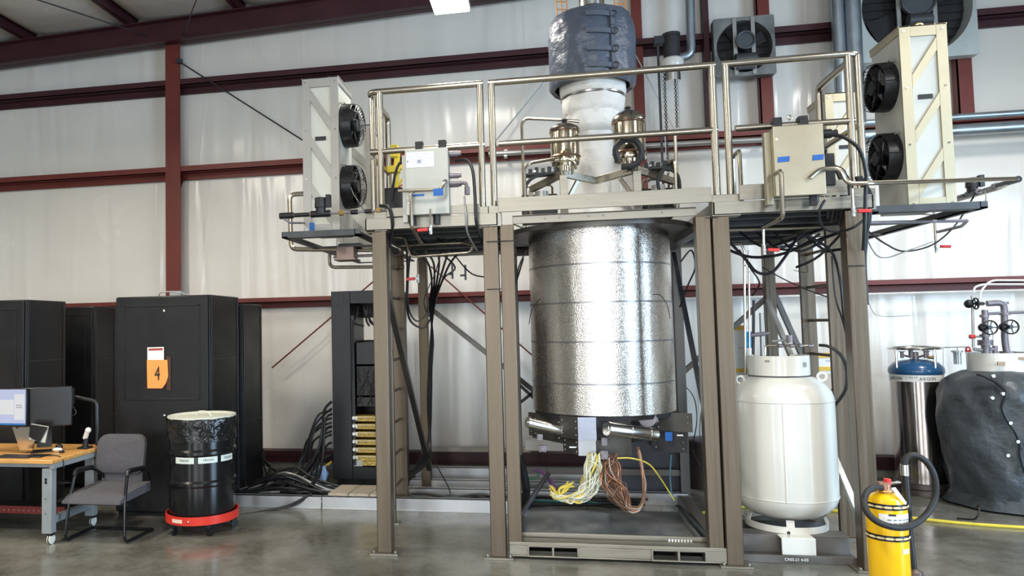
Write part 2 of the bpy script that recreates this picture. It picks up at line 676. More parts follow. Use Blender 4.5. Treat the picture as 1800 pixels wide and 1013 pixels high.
# base channel and block stem wall
struct('trim_8', G().box(-10.4, 8.5, 8.98, 9.16, 0.17, 0.235).box(-10.4, 8.5, 9.0, 9.16, 0.09, 0.17), REDD)
struct('baseboard_back', G().box(-10.4, 8.5, 9.06, WY + .1, 0, 0.095), BLOCK)

# rafter along the end wall, columns
g = G()
x0, x1 = -10.4, 9.0
zb = lambda x: 5.775 + 0.036 * x
for (ya, yb, a, b) in ((8.93, 8.95, 0.0, 0.30), (8.84, 9.04, 0.0, 0.014), (8.84, 9.04, 0.29, 0.304)):
    g.prism([(x0, ya, zb(x0) + a), (x1, ya, zb(x1) + a), (x1, ya, zb(x1) + b), (x0, ya, zb(x0) + b)], (0, yb - ya, 0))
struct('trim_9', g, REDD)


def column(n, x, y, z1, wd, m):
    g = G()
    g.box(x - wd / 2, x + wd / 2, y, y + 0.012, 0.0, z1)
    g.box(x - wd / 2, x + wd / 2, y + 0.19, y + 0.2, 0.0, z1)
    g.box(x - 0.006, x + 0.006, y + 0.012, y + 0.19, 0.0, z1)
    struct(n, g, m)


column('trim_10', -4.78, 8.98, zb(-4.78), 0.21, RED)
column('trim_11', 1.19, 9.02, zb(1.19), 0.12, RED)
# framed openings around the two wall fans
g = G().box(1.93, 1.985, 8.96, 9.1, 3.95, 6.4).box(1.93, 2.02, 9.09, 9.1, 3.95, 6.4)
struct('trim_12', g, REDD)
g = G().box(2.52, 2.66, 8.99, 9.005, 3.95, 6.4).box(2.52, 2.532, 8.99, 9.1, 3.95, 6.4)
struct('trim_13', g, RED)
g = G().box(4.55, 4.70, 8.99, 9.005, 3.95, 6.4).box(4.55, 4.562, 8.99, 9.1, 3.95, 6.4)
struct('trim_14', g, RED)

# ceiling: insulation bellies between purlins that run toward the viewer
CZ = lambda x: zb(x) + 0.33
PX = [-11.8, -9.05, -6.92, -5.36, -3.80, -2.1, -0.4, 1.3, 3.0, 4.7, 6.4, 8.1, 9.8]
g = G()
for a, b in zip(PX, PX[1:]):
    nx, ny = 14, 60
    rows = []
    for j in range(ny + 1):
        y = -9.0 + (WY + 9.1) * j / ny
        row = []
        for i in range(nx + 1):
            t = i / nx
            x = a + 0.05 + (b - a - 0.1) * t
            sag = 0.10 * (4 * t * (1 - t)) ** 0.6 * (0.82 + 0.18 * abs(math.sin(y * PI / 1.5)))
            row.append(g.bm.verts.new((x, y, CZ(x) + 0.10 - sag)))
        rows.append(row)
    for p, q in zip(rows, rows[1:]):
        for i in range(nx):
            g.bm.faces.new((p[i], p[i + 1], q[i + 1], q[i]))
g.prism([(-12.5, -9.2, CZ(-12.5) + .25), (10.6, -9.2, CZ(10.6) + .25), (10.6, -9.2, CZ(10.6) + .4), (-12.5, -9.2, CZ(-12.5) + .4)], (0, 18.6, 0))
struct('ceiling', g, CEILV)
for i, x in enumerate(PX[1:-1]):
    g = G()
    g.box(x - 0.055, x + 0.055, -9, 9.1, CZ(x) - 0.02, CZ(x) - 0.008)
    g.box(x - 0.006, x + 0.006, -9, 9.1, CZ(x) - 0.02, CZ(x) + 0.2)
    for k in range(12):
        g.box(x - 0.075, x + 0.075, 8.05 - k * 1.5, 8.09 - k * 1.5, CZ(x) - 0.026, CZ(x) - 0.021)
    struct('trim_%d' % (15 + i), g, REDD)

# the rest of the hall, behind and beside the camera
g = G().box(9.3, 9.5, -9.2, -1.6, 0, 7).box(9.3, 9.5, 2.6, 9.4, 0, 7).box(9.3, 9.5, -1.6, 2.6, 4.4, 7)
struct('wall_right', g, HALLW)
struct('wall_left', G().box(-10.6, -10.4, -9.2, 9.4, 0, 7), HALLW)
g = G().box(-10.5, -8.5, -9.3, -9.1, 0, 7).box(-7.5, -4, -9.3, -9.1, 0, 7).box(-8.5, -7.5, -9.3, -9.1, 4.3, 7).box(0, 1.1, -9.3, -9.1, 0, 7).box(1.7, 2.8, -9.3, -9.1, 0, 7).box(1.1, 1.7, -9.3, -9.1, 4.3, 7).box(4.4, 9.5, -9.3, -9.1, 0, 7)
g.box(-4, 0, -9.3, -9.1, 4.3, 7).box(2.8, 4.4, -9.3, -9.1, 4.3, 7)
struct('wall_front', g, HALLW)  # openings put in to go with the added streak lights
g = G()
for x in (-8.65, -4.15, 0.15, 2.65, 4.55, 7.5):
    g.box(x - 0.12, x + 0.12, -9.0, -8.8, 0, 6.1)
struct('trim_30', g, REDD)
struct('trim_31', G().box(-10.4, 9.2, -9.05, -8.9, 2.1, 2.3).box(-10.4, -4, -9.05, -8.9, 3.9, 4.1), REDD)

# ------------------------------------------------------------------ high-bay lamps
LAMPM = mat('lamp_diffuser', (0.9, 0.9, 0.85), 0.4, 0, 0.02, 4, emit=(1.0, 0.96, 0.86), estr=12)
def high_bay(x, y, label):
    z = 4.94 if y > 6.5 else 5.08
    t = thing('ceiling_light', label, 'ceiling light', (x, y, z), 0, 'high-bay lamps')
    g = G().box(x - .19, x + .19, y - .47, y + .47, z + .035, z + .09).box(x - .19, x + .19, y - .08, y + .08, z + .09, z + .14)
    obj('housing', g, GREYP, t, 0.004)
    obj('diffuser', G().box(x - .175, x + .175, y - .455, y + .455, z + .01, z + .034), LAMPM, t)
    g = G().cyl((x, y - .3, z + .09), (x, y - .3, CZ(x)), .004, n=6).cyl((x, y + .3, z + .09), (x, y + .3, CZ(x)), .004, n=6)
    pieces('hanger', g, PIPEG, t)
    return t


BAYN = ['white rectangular high-bay lamp shining at the top edge above the left rail',
        'high-bay lamp over the black cabinets, out of frame', 'high-bay lamp over the argon cylinder, out of frame',
        'high-bay lamp near the left wall, middle row', 'high-bay lamp overhead in the middle of the hall, out of frame', 'high-bay lamp overhead near the right door, out of frame',
        'high-bay lamp far toward the front wall at left', 'high-bay lamp far toward the front wall in the middle',
        'high-bay lamp far toward the front wall at right']
for i, (x, y) in enumerate(HIGH_BAYS):
    high_bay(x, y, BAYN[i])
    warm = max(0, min(1, (2 - x) / 7))
    l = area('lamp_light', (x, y, 4.93 if y > 6.5 else 5.07), (x, y, 0), 0.36, 0.92, BAY_POWER.get(i, 105), (1.0, 0.97 - .04 * warm, 0.93 - .15 * warm), 164)

# ------------------------------------------------------------------ wall fans, ducts, conduits
FAND = mat('fan_black', (.016, .016, .018), .55, .1, .3, 5)  # near-black for shutter, louvres and blades


def wall_fan(x0, x1, z0, z1, R, label, hubr, m, dm, y=8.86):
    cx_, cz_ = (x0 + x1) / 2, (z0 + z1) / 2
    t = thing('wall_fan', label, 'fan', (cx_, y, z0))
    g = G()
    n = 48
    ring_o, ring_i, back = [], [], []
    for k in range(n):
        a = 2 * PI * k / n
        c, s = math.cos(a), math.sin(a)
        q = 1 / max(abs(c), abs(s))
        ring_o.append(g.bm.verts.new((cx_ + c * q * (x1 - x0) / 2, y - 0.02, cz_ + s * q * (z1 - z0) / 2)))
        ring_i.append(g.bm.verts.new((cx_ + c * R, y - 0.02, cz_ + s * R)))
        back.append(g.bm.verts.new((cx_ + c * R * .96, y + 0.12, cz_ + s * R * .96)))
    for k in range(n):
        j = (k + 1) % n
        g.bm.faces.new((ring_o[k], ring_o[j], ring_i[j], ring_i[k]))
        g.bm.faces.new((ring_i[k], ring_i[j], back[j], back[k]))
    g.box(x0, x1, y - .02, y + .1, z0 - .012, z0).box(x0, x1, y - .02, y + .1, z1, z1 + .012)
    g.box(x0 - .012, x0, y - .02, y + .1, z0, z1).box(x1, x1 + .012, y - .02, y + .1, z0, z1)
    obj('housing', g, m, t)
    obj('shutter', G().box(cx_ - R, cx_ + R, y + .118, y + .124, cz_ - R, cz_ + R), FAND, t)
    g = G()
    for k in range(int(2 * R / .09)):
        z = cz_ - R + .05 + k * .09
        h = math.sqrt(max(0, R * R - (z - cz_) ** 2)) * .95
        g.box(cx_ - h, cx_ + h, y + .10, y + .104, z, z + .07)
    obj('louvre', g, FAND, t)
    for k in range(4):
        a = k * PI / 2 + .5
        d = Vector((math.cos(a), 0, math.sin(a)))
        e = Vector((-math.sin(a), 0, math.cos(a)))
        c0 = Vector((cx_, y + .05, cz_))
        g = G().prism([c0 + d * .06 - e * .05, c0 + d * R * .88 - e * R * .24, c0 + d * R * .9 + e * R * .22, c0 + d * .06 + e * .05],
                      (0.0, 0.012, 0))
        obj('blade', g, FAND, t)
    g = G()
    for sx in (-.32, .30):
        g.box(cx_ + sx * R * 1.05 - .02, cx_ + sx * R * 1.05 + .02, y - .035, y - .015, z0, z1)
    obj('support_bar', g, dm, t)
    g = G().lathe([(hubr, -.02), (hubr, .02), (hubr * .78, .03), (hubr * .3, .03)], (cx_, y - .05, cz_ + .05), 28, 'Y')
    g.torus((cx_, y - .08, cz_ + .05), hubr * .97, .012, 'Y')
    obj('pulley', g, mat('fan_grey', (0.09, .10, .11), .45, .4), t)
    g = G().cyl((cx_ - .12, y - .08, cz_ - .17), (cx_ + .10, y - .08, cz_ - .17), .065, n=20).box(cx_ - .1, cx_ + .1, y - .06, y - .02, cz_ - .28, cz_ - .22)
    g.cyl((cx_ + .13, y - .06, cz_ - .17), (cx_ + .10, y - .06, cz_ - .17), .04, n=16)
    obj('motor', g, mat('fan_motor', (0.07, .075, .08), .5, .3), t)
    return t


HOUS = mat('sooty_galvanised', (0.17, 0.18, 0.18), .5, .5, .45, 3.5, col2=(.30, .31, .30))
wall_fan(2.02, 2.65, 4.55, 5.21, .30, 'sooty square wall fan high on the wall between red posts', .10, HOUS, PIPEG)
wall_fan(3.545, 4.69, 4.59, 5.73, .55, 'large round wall fan in a pale square housing, cut by the top edge', .17,
         mat('pale_galvanised', (0.50, 0.54, 0.53), .5, .2, .1, 3), PIPEG)

g = G().bend([(1.78, 8.86, 5.98), (1.76, 8.86, 4.83), (1.57, 8.86, 4.80)], .05, .09, 14)
tag(obj('vertical_duct', g, GALV), 'grey vertical duct that elbows left into the suspended motor canister', 'duct')
g = G().bend([(3.31, 8.8, 6.2), (3.30, 8.8, 3.9)], .065, .05, 16)
tag(obj('vertical_duct', g, GALV), 'slimmer left one of two blue-grey vertical ducts beside the large fan', 'duct')
g = G().bend([(3.46, 8.8, 6.2), (3.45, 8.8, 3.9)], .085, .05, 16)
tag(obj('vertical_duct', g, GALV), 'wider right one of two blue-grey vertical ducts beside the large fan', 'duct')
for z, r, n in ((3.90, .035, 'thin upper grey pipe running along the wall right of the right coolers'),
                (3.755, .062, 'thick lower grey pipe running along the wall right of the right coolers')):
    tag(obj('wall_pipe', G().tube([(3.5, 8.82, z), (8.4, 8.82, z)], r, 16, 0), GALV), n, 'pipe')
g = G().tube([(-0.6, 8.9, 3.835), (2.9, 8.9, 3.80)], .032, 12, 0)
for x in (-.4, 1.0, 2.6):
    g.box(x - .02, x + .02, 8.88, 9.0, 3.79, 3.86).box(x - .02, x + .02, 8.985, 9.0, 3.80, 3.9)
tag(obj('conduit', g, PIPEG),
    'grey conduit along the middle girt behind the wrapped column', 'conduit')
tag(obj('conduit', G().tube([(1.5, 8.95, 2.02), (8, 8.95, 2.02)], .012, 8, 0), mat('white_conduit', (.72, .70, .66), .4)),
    'thin white conduit just under the lowest red girt at right', 'conduit')
# chain hoist / motor canister
t = thing('chain_hoist', 'dark motor canister with white collar and two hanging chains, left of the grey duct', 'hoist', (1.52, 8.7, 4.5))
obj('motor', G().cyl((1.52, 8.7, 4.72), (1.52, 8.7, 5.02), .09, n=20).cyl((1.52, 8.7, 5.0), (1.52, 8.7, 5.04), .10, n=20), DARKST, t)
obj('bracket', G().box(1.33, 1.45, 8.66, 8.76, 4.93, 5.02).box(1.36, 1.385, 8.70, 8.72, 3.2, 4.95), DARKST, t)
obj('collar', G().lathe([(.115, 4.64), (.125, 4.66), (.125, 4.73), (.11, 4.75)], (1.52, 8.7, 0)), WHITEP, t)
obj('cup', G().cyl((1.52, 8.7, 4.49), (1.52, 8.7, 4.64), .085, n=20), CHROME, t)
for cx_, zt, zb_ in ((1.43, 4.6, 3.42), (1.545, 4.5, 3.97)):
    g = G()
    k, z = 0, zt
    while z > zb_:
        g.torus((cx_, 8.7, z), .013, .005, 'X' if k % 2 else 'Y', 8, 5)
        z -= .024
        k += 1
    obj('chain', g, DARKST, t)
obj('chain_guide', G().tube([(1.40, 8.70, 4.6), (1.42, 8.7, 3.3)], .006, 6, 0).tube([(1.57, 8.7, 4.5), (1.57, 8.7, 3.95)], .006, 6, 0), PIPEG, t)
g = G().tube([(-4.68, 9.0, 5.36), (-2.35, 8.95, 3.75)], .011, 6, 0)
g.box(-4.70, -4.64, 8.93, 9.0, 5.33, 5.39)
tag(obj('brace_rod', g, DARKST), 'thin dark tie rod running from the red column down behind the left cooler', 'tie rod')
tag(obj('brace_rod', G().tube([(-3.42, 8.97, 1.28), (-1.9, 8.97, 2.48)], .010, 6, 0), RED),
    'thin red tie rod crossing the white curtain left of the open rack', 'tie rod')
tag(obj('brace_rod', G().tube([(0.38, 8.98, .90), (-1.35, 8.98, 2.5)], .010, 6, 0), RED),
    'thin red tie rod behind the left platform bay, running down to the centre legs', 'tie rod')
tag(obj('brace_rod', G().tube([(-0.62, 8.99, 3.90), (0.45, 8.99, 5.1)], .009, 6, 0), PIPEG),
    'thin grey tie rod rising behind the left half of the centre rail', 'tie rod')
tag(obj('brace_rod', G().tube([(1.13, 8.98, 5.0), (1.60, 8.98, 3.93)], .007, 6, 0), mat('white_cord', (.7, .7, .68), .5)),
    'thin white cord slanting down left of the chains', 'cord')
for a, b in (((30, -12), (258, 62)), ((348, -8), (322, 62))):
    p, q = U(a[0], a[1], Y=7.2), U(b[0], b[1], Y=8.9)
    tag(obj('brace_rod', G().tube([p, q], .008, 6, 0), DARKST),
        'thin dark roof brace rod, %s' % ('the long one at the upper left corner' if a[0] < 100 else 'the short steep one above the red column'), 'tie rod')
# ================================================================== STEEL PLATFORM
plat = thing('steel_platform', 'tall stainless steel platform with guard rails around the wrapped vessel', 'platform', (0.475, 6.9, 0))
FY = 5.76


def leg(x, y, parent, wd=.058, z1=2.52, nm='leg'):
    g = G().box(x - wd, x + wd, y - wd, y + wd, .012, z1)
    l = obj(nm, g, STEEL, parent, .006)
    g = G().box(x - .11, x + .11, y - .10, y + .10, 0.0, .014)
    for sx in (-.085, .085):
        g.cyl((x + sx, y - .07, .014), (x + sx, y - .07, .034), .012, n=6)
    obj('base_plate', g, STEELH, l, .002)
    return l


for x in (-1.27, -0.39, 1.29, 2.18):
    leg(x, FY, plat)
for x in (-1.305, 2.255):
    leg(x, 8.05, plat, .05)


def sock(x, y, z0=2.52, z1=2.68):
    return G().box(x - .052, x + .052, y - .052, y + .052, z0, z1)


# deck bays
def bay(x0, x1, nm):
    g = G()
    g.box(x0, x1, 5.70, 5.712, 2.53, 2.625)          # front channel web
    g.box(x0, x1, 5.70, 5.75, 2.53, 2.538)
    g.box(x0, x1, 8.09, 8.10, 2.53, 2.625)
    g.box(x0, x0 + .012, 5.70, 8.1, 2.53, 2.625).box(x1 - .012, x1, 5.70, 8.1, 2.53, 2.625)
    obj('frame_channel', g, STEELH, plat, .002)
    g = G()
    g.box(x0 + .012, x1 - .012, 5.76, 8.09, 2.606, 2.62)
    n = 5
    for k in range(n):
        y = 6.1 + k * .42
        g.box(x0 + .012, x1 - .012, y, y + .05, 2.545, 2.606)
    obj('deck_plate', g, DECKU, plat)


bay(-1.38, -0.33, 'l')
bay(1.24, 2.31, 'r')
# rear bay behind the vessel
g = G().box(-.33, 1.24, 7.35, 8.1, 2.60, 2.62).box(-.33, 1.24, 7.35, 7.36, 2.53, 2.6).box(-.33, 1.24, 8.09, 8.1, 2.53, 2.62)
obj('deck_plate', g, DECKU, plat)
# toe boards
g = G().box(-0.32, 1.23, 5.685, 5.70, 2.625, 2.735)
obj('toe_board', g, STEELH, plat, .002)
g = G().box(1.42, 2.14, 5.685, 5.70, 2.63, 2.74)
obj('toe_board', g, STEELH, plat, .002)
g = G().box(-1.20, -.47, 5.685, 5.70, 2.63, 2.70)
obj('toe_board', g, STEELH, plat, .002)
g = G().box(-1.38, 2.31, 8.09, 8.10, 2.62, 2.74)
obj('toe_board', g, STEELH, plat, .002)
g = G().box(2.30, 2.312, 6.6, 8.1, 2.62, 2.74).box(-1.392, -1.38, 6.6, 8.1, 2.62, 2.74)
obj('toe_board', g, STEELH, plat, .002)

# guard rails, one part each section
PR = .026


def rail_section(xs, x0, x1, endl=None, endr=None):
    g = G()
    pts = [(x0, FY, 3.665), (x1, FY, 3.665)]
    if endl is not None:
        pts = [(endl, 6.5, 2.66), (endl, 6.5, 3.665), (endl, FY, 3.665)] + pts[1:]
    if endr is not None:
        pts = pts[:-1] + [(endr, FY, 3.665), (endr, 6.55, 3.665), (endr, 6.55, 2.66)]
    g.bend(pts, PR, .07, 12)
    rl = obj('guard_rail', g, RAILM, plat)
    g = G().tube([(x0 + (.07 if endl is None else .0), FY, 3.175), (x1 - .0, FY, 3.175)], PR - .002, 12, 0)
    if endl is not None:
        g.tube([(endl, 5.80, 3.15), (endl, 6.5, 3.15)], PR - .004, 12, 0)
    if endr is not None:
        g.tube([(endr, FY, 3.15), (endr, 6.55, 3.15)], PR - .004, 12, 0)
    obj('middle_rail', g, RAILM, rl)
    for x, y in xs:
        obj('post', G().cyl((x, y, 2.66), (x, y, 3.655), PR, n=14), RAILM, rl)
        obj('post_socket', sock(x, y), STEELH, rl, .004)
    return rl


rail_section([(-1.255, FY), (-1.335, 5.84), (-0.445, FY)], -1.34, -0.42, endl=-1.345)
rail_section([(-0.355, FY), (1.285, FY)], -0.38, 1.31)
rail_section([(1.38, FY), (2.215, FY), (2.285, FY + .02)], 1.36, 2.24, endr=2.285)

# diagonal braces
def brace(p0, p1, m=STEEL, wd=.05, ht=.05, parent=None):
    return obj('brace', G().beam(p0, p1, wd, ht, (0, 0, 1)), m, parent or plat, .004)


STEELD = mat('dark_mill_stainless', (0.13, 0.12, 0.11), .45, .8, .15, 4, rvar=.08)
brace((-1.27, 5.86, 2.16), (-1.27, 8.0, .22), STEELD)
brace((-1.25, 8.05, 1.98), (1.0, 8.05, .12), STEELD)
brace((2.22, 8.0, 1.95), (2.22, 5.82, .16), PIPEG, .045, .045)
brace((2.22, 8.05, 1.98), (1.35, 8.05, 1.2), STEELD)
brace((2.30, 8.05, 2.02), (2.62, 8.05, 1.15), STEELD)

# outrigger trays that carry the coolers
def tray(xa, xb, y0, y1, z, parent):
    g = G()
    for x in (xa, xb - .05):
        g.box(x, x + .05, y0, y1, z, z + .012).box(x, x + .008, y0, y1, z, z + .05)
    g.box(xa, xb, y0, y0 + .012, z, z + .05)
    g.box(xa, xb, y0 + .012, y0 + .10, z, z + .01)
    for k in range(1, 4):
        y = y0 + (y1 - y0) * k / 3 - .06
        g.box(xa, xb, y, y + .06, z, z + .01)
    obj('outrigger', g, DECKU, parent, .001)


tray(-2.05, -1.40, 5.62, 8.1, 2.49, plat)
tray(2.31, 3.05, 5.75, 8.1, 2.50, plat)

# ------------------------------------------------------------------ ladders
def ladder(x, ya, yb, label):
    t = thing('ladder', label, 'ladder', (x, (ya + yb) / 2, 0))
    for y in (ya, yb):
        s = obj('stile', G().box(x - .06, x + .06, y - .02, y + .02, .012, 2.53), STEEL, t, .004)
        obj('foot_plate', G().box(x - .09, x + .09, y - .05, y + .05, 0, .012), STEELH, s)
    z = .27
    while z < 2.5:
        obj('rung', G().cyl((x, ya + .02, z), (x, yb - .02, z), .013, n=10), STEEL, t)
        z += .295
    return t


ladder(-1.42, 6.62, 7.22, 'fixed steel ladder under the left platform bay, beside the open rack')
ladder(2.335, 6.55, 7.20, 'fixed steel ladder under the right platform bay, behind the white tank')

# ================================================================== SKID FRAME around the vessel
skid = thing('skid_frame', 'square stainless skid frame with forklift pockets standing under the vessel', 'frame', (0.46, 6.7, 0))
for x, y, wd in ((-.265, 5.77, .052), (1.17, 5.77, .052)):
    obj('leg', G().box(x - wd, x + wd, y - wd, y + wd, .10, 2.53), STEEL, skid, .005)
for x in (-.30, 1.285):
    obj('leg', G().box(x - .045, x + .045, 7.55, 7.64, .10, 2.53), STEELD, skid, .005)
g = G()
# front base rail with the pocket openings cut out
z0, z1 = .018, .128
xs = [-.31, -.165, .005, .02, .19, .725, .895, .91, 1.085, 1.235]
g.box(-.31, 1.235, 5.71, 5.83, .100, z1).box(-.31, 1.235, 5.71, 5.83, z0, .030)
for a, b in ((-.31, -.165), (.005, .02), (.19, .725), (.895, .91), (1.085, 1.235)):
    g.box(a, b, 5.71, 5.83, .030, .100)
obj('base_rail', g, STEELH, skid, .003)
for a, b in ((-.175, .2), (.715, 1.095)):
    g = G()
    g.box(a, b, 5.695, 5.712, .022, .034).box(a, b, 5.695, 5.712, .098, .108)
    g.box(a, a + .012, 5.695, 5.712, .03, .1).box(b - .012, b, 5.695, 5.712, .03, .1)
    g.box((a + b) / 2 - .008, (a + b) / 2 + .008, 5.70, 5.712, .03, .1)
    obj('fork_pocket', g, STEELH, skid, .002)
g = G().box(-.30, 1.22, 5.86, 5.875, .09, .16).box(-.30, 1.22, 5.83, 5.875, .075, .09)
for x in (0.0, .42, .83):
    g.cyl((x, 5.835, .095), (x, 5.855, .095), .02, n=10)
obj('inner_rail', g, STEELH, skid, .002)
g = G().box(-.32, -.24, 5.83, 7.64, .02, .10).box(1.20, 1.30, 5.83, 7.64, .02, .10).box(-.32, 1.3, 7.56, 7.64, .02, .10)
obj('base_rail', g, STEEL, skid, .003)
g = G().box(-.26, 1.26, 7.57, 7.62, .27, .33)
obj('cross_rail', g, STEELD, skid, .003)
obj('base_sheet', G().box(-.24, 1.2, 5.90, 7.1, .035, .045), mat('scuffed_clear_sheet', (.19, .195, .195), .16, 0, .35, 3), skid)
obj('angle_bar', G().beam((1.19, 6.0, .10), (1.13, 7.1, .10), .035, .012), BLACKP, skid)
g = G()
for k in range(8):
    g.box(.86 + k * .022, .872 + k * .022, 5.857, 5.859, .105, .14)
obj('bar_label', g, WPAPER, skid)
g = G().box(-.22, 1.14, 5.80, 5.815, 2.545, 2.61).box(-.22, 1.14, 5.80, 5.87, 2.60, 2.612)
for x in (.03, .14, .36, .47, .9):
    g.cyl((x, 5.79, 2.58), (x, 5.80, 2.58), .008, n=8)
obj('top_beam', g, STEELH, skid, .002)
g = G().box(-.34, -.25, 5.83, 7.6, 2.46, 2.53).box(1.18, 1.27, 5.83, 7.6, 2.46, 2.53).box(-.3, 1.27, 7.56, 7.62, 2.46, 2.53)
obj('top_beam', g, STEELD, skid, .003)
brace((1.25, 7.5, 2.42), (1.24, 5.95, .62), DARKST, .04, .04, skid)
brace((-.26, 7.58, 1.15), (-.02, 7.58, .92), DARKST, .035, .03, skid)
brace((-.26, 7.58, .98), (0.0, 7.58, 1.18), DARKST, .035, .03, skid)
brace((-.28, 7.4, 2.35), (-.28, 6.3, .3), DARKST, .035, .03, skid)
brace((-.26, 5.95, .22), (.0, 6.2, .55), DARKST, .03, .03, skid)
# support ring the vessel hangs from
g = G().lathe([(.50, 2.52), (.78, 2.52), (.78, 2.56), (.50, 2.56), (.50, 2.52)], (.48, 6.62, 0), 40, cap=False)
obj('support_ring', g, STEELD, skid)

# ================================================================== VESSEL
VC = (.475, 6.60)
ves = thing('process_vessel', 'big foil-clad cylindrical vessel hanging in the middle of the platform', 'vessel', (VC[0], VC[1], .7))
C3 = (VC[0], VC[1], 0)
prof = [(.575, 1.03), (.592, 1.03)]
for z in (1.27, 1.27, 1.60, 1.93, 2.28):
    pass
zz = 1.03
while zz < 2.58:
    prof.append((.592, zz))
    zz += .05
prof += [(.590, 2.585), (.565, 2.60), (.30, 2.605)]
o = obj('foil_jacket', G().lathe(prof, C3, 96, cap=False), FOIL, ves)
TAPEM = mat('foil_tape', (.30, .30, .30), .3, .9, .08, 10)
for z in (1.275, 1.61, 1.925, 2.235):
    obj('tape_band', G().lathe([(.593, z - .007), (.5945, z - .007), (.5945, z + .007), (.593, z + .007)], C3, 96, cap=False), TAPEM, o)
# underside plates
UND = mat('dark_underside_plate', (.10, .095, .085), .45, .6, .35, 5, rvar=.1)
obj('dark_filler', G().lathe([(.30, .80), (.44, .80), (.46, .83), (.46, .99)], C3, 40), DARKST, ves)  # added dark mass that fills the black region under the vessel
g = G().lathe([(.0, .99), (.57, .99), (.585, 1.035), (.0, 1.035)], C3, 48, cap=False)
obj('bottom_flange', g, DARKST, ves)


def plate(x0, x1, y0, y1, z0, z1, m, nm='side_plate', bolts=True):
    p = obj(nm, G().prism([(x0, y0, z0), (x1, y1, z0), (x1, y1, z1), (x0, y0, z1)], (0, .012, 0)), m, ves)
    if bolts:
        g = G()
        for t in (.12, .88):
            for u in (.2, .5, .8):
                c = Vector((x0 + (x1 - x0) * t, y0 + (y1 - y0) * t, z0 + (z1 - z0) * u))
                g.cyl(c + Vector((0, -.008, 0)), c + Vector((0, .002, 0)), .004, n=8)
        pieces('bolt', g, PIPEG, p)
    return p


BLUST = mat('bright_plate', (.30, .335, .42), .25, .9, .15, 4)
plate(.10, .235, 6.16, 6.02, .845, 1.02, UND)
plate(.235, .375, 6.02, 6.02, .84, 1.02, BLUST)
plate(.375, .46, 6.02, 6.10, .84, 1.02, DARKST, bolts=False)
plate(-.13, .12, 6.50, 6.17, .79, 1.0, UND)
plate(.12, .235, 6.19, 6.05, .72, .845, UND)
plate(.235, .37, 6.05, 6.05, .715, .84, mat('grey_plate', (.35, .36, .38), .35, .8, .1, 4))
plate(.37, .65, 6.08, 6.14, .70, 1.0, UND, bolts=False)
plate(.86, 1.14, 6.40, 6.28, .87, 1.02, UND)
plate(.84, 1.10, 6.42, 6.30, .70, .87, DARKST)
plate(-.16, .0, 6.55, 6.42, .80, 1.0, UND)
obj('side_plate', G().box(.86, 1.10, 6.5, 6.9, .70, 1.0).box(-.1, .1, 6.5, 6.9, .80, 1.0), DARKST, ves)


def canister(p0, p1, r, lbl):
    g = G().cyl(p0, p1, r, n=24)
    p0, p1 = Vector(p0), Vector(p1)
    d = (p1 - p0).normalized()
    g.cyl(p0 - d * .012, p0 + d * .012, r * 1.06, n=24)
    L = (p1 - p0).length
    for t in (.45, .85):
        g.cyl(p0 + d * (L * t - .004), p0 + d * (L * t + .004), r * 1.05, n=24)
    g.cyl(p0 - d * .016, p0 - d * .010, r * .5, n=12)
    return lab(obj('canister', g, CHROME, ves), lbl)


canister((.455, 5.90, .95), (.83, 6.12, .875), .052, 'bright tubular canister, right of the bright plate')
canister((-.15, 6.05, .975), (.14, 6.20, .885), .040, 'slimmer bright canister at the left, sloping down')
g = G().lathe([(.07, 0), (.07, .02), (.05, .03)], (.78, 6.15, 1.0), 20, 'Y').cyl((.70, 6.2, 1.0), (.86, 6.2, .98), .035)
obj('port_flange', g, IRON, ves)
g = G().box(.41, .455, 6.0, 6.03, .80, .865).box(.40, .455, 5.98, 6.02, .70, .765).cyl((.43, 5.97, .73), (.43, 6.0, .73), .022)
g.box(-.085, -.04, 6.05, 6.08, .83, .88).box(-.075, -.015, 6.05, 6.09, .74, .79).cyl((-.045, 6.03, .765), (-.045, 6.06, .765), .018)
obj('clamp_bracket', g, IRON, ves, .003)
pieces('tape_patch', G().box(.93, .985, 6.295, 6.30, .80, .87), BLUET, ves)
pieces('label_sticker', G().box(1.015, 1.06, 6.255, 6.262, .845, .855).box(.165, .215, 6.055, 6.062, .775, .785), WPAPER, ves)
# wrapped neck
def nk(a, z):
    return .006 * math.sin(5 * a + z * 9) + .004 * math.sin(11 * a - z * 23)


prof = [(.12, 2.60), (.125, 2.90), (.13, 3.03), (.15, 3.08), (.155, 3.20), (.16, 3.36), (.165, 3.41), (.20, 3.43), (.225, 3.46), (.232, 3.52),
        (.235, 3.58), (.252, 3.60), (.262, 3.63), (.268, 3.70), (.262, 3.73), (.28, 3.76), (.285, 3.80), (.28, 3.92), (.16, 3.96)]
obj('neck_wrap', G().lathe(prof, C3, 48, f=nk), WHITEW, ves)
obj('neck_clamp', G().lathe([(.268, 3.715), (.274, 3.72), (.274, 3.735), (.268, 3.74)], C3, 48, cap=False).lathe(
    [(.30, 3.86), (.34, 3.875), (.34, 3.89), (.29, 3.89)], C3, 40, cap=False), TAPEM, ves)
# fabric sleeve on top
def jk(a, z):
    return .006 * math.sin(3 * a + 5 * z) + .003 * math.sin(8 * a - 11 * z) + .004 * math.sin(17 * a + 9 * z) * math.sin(6 * z)


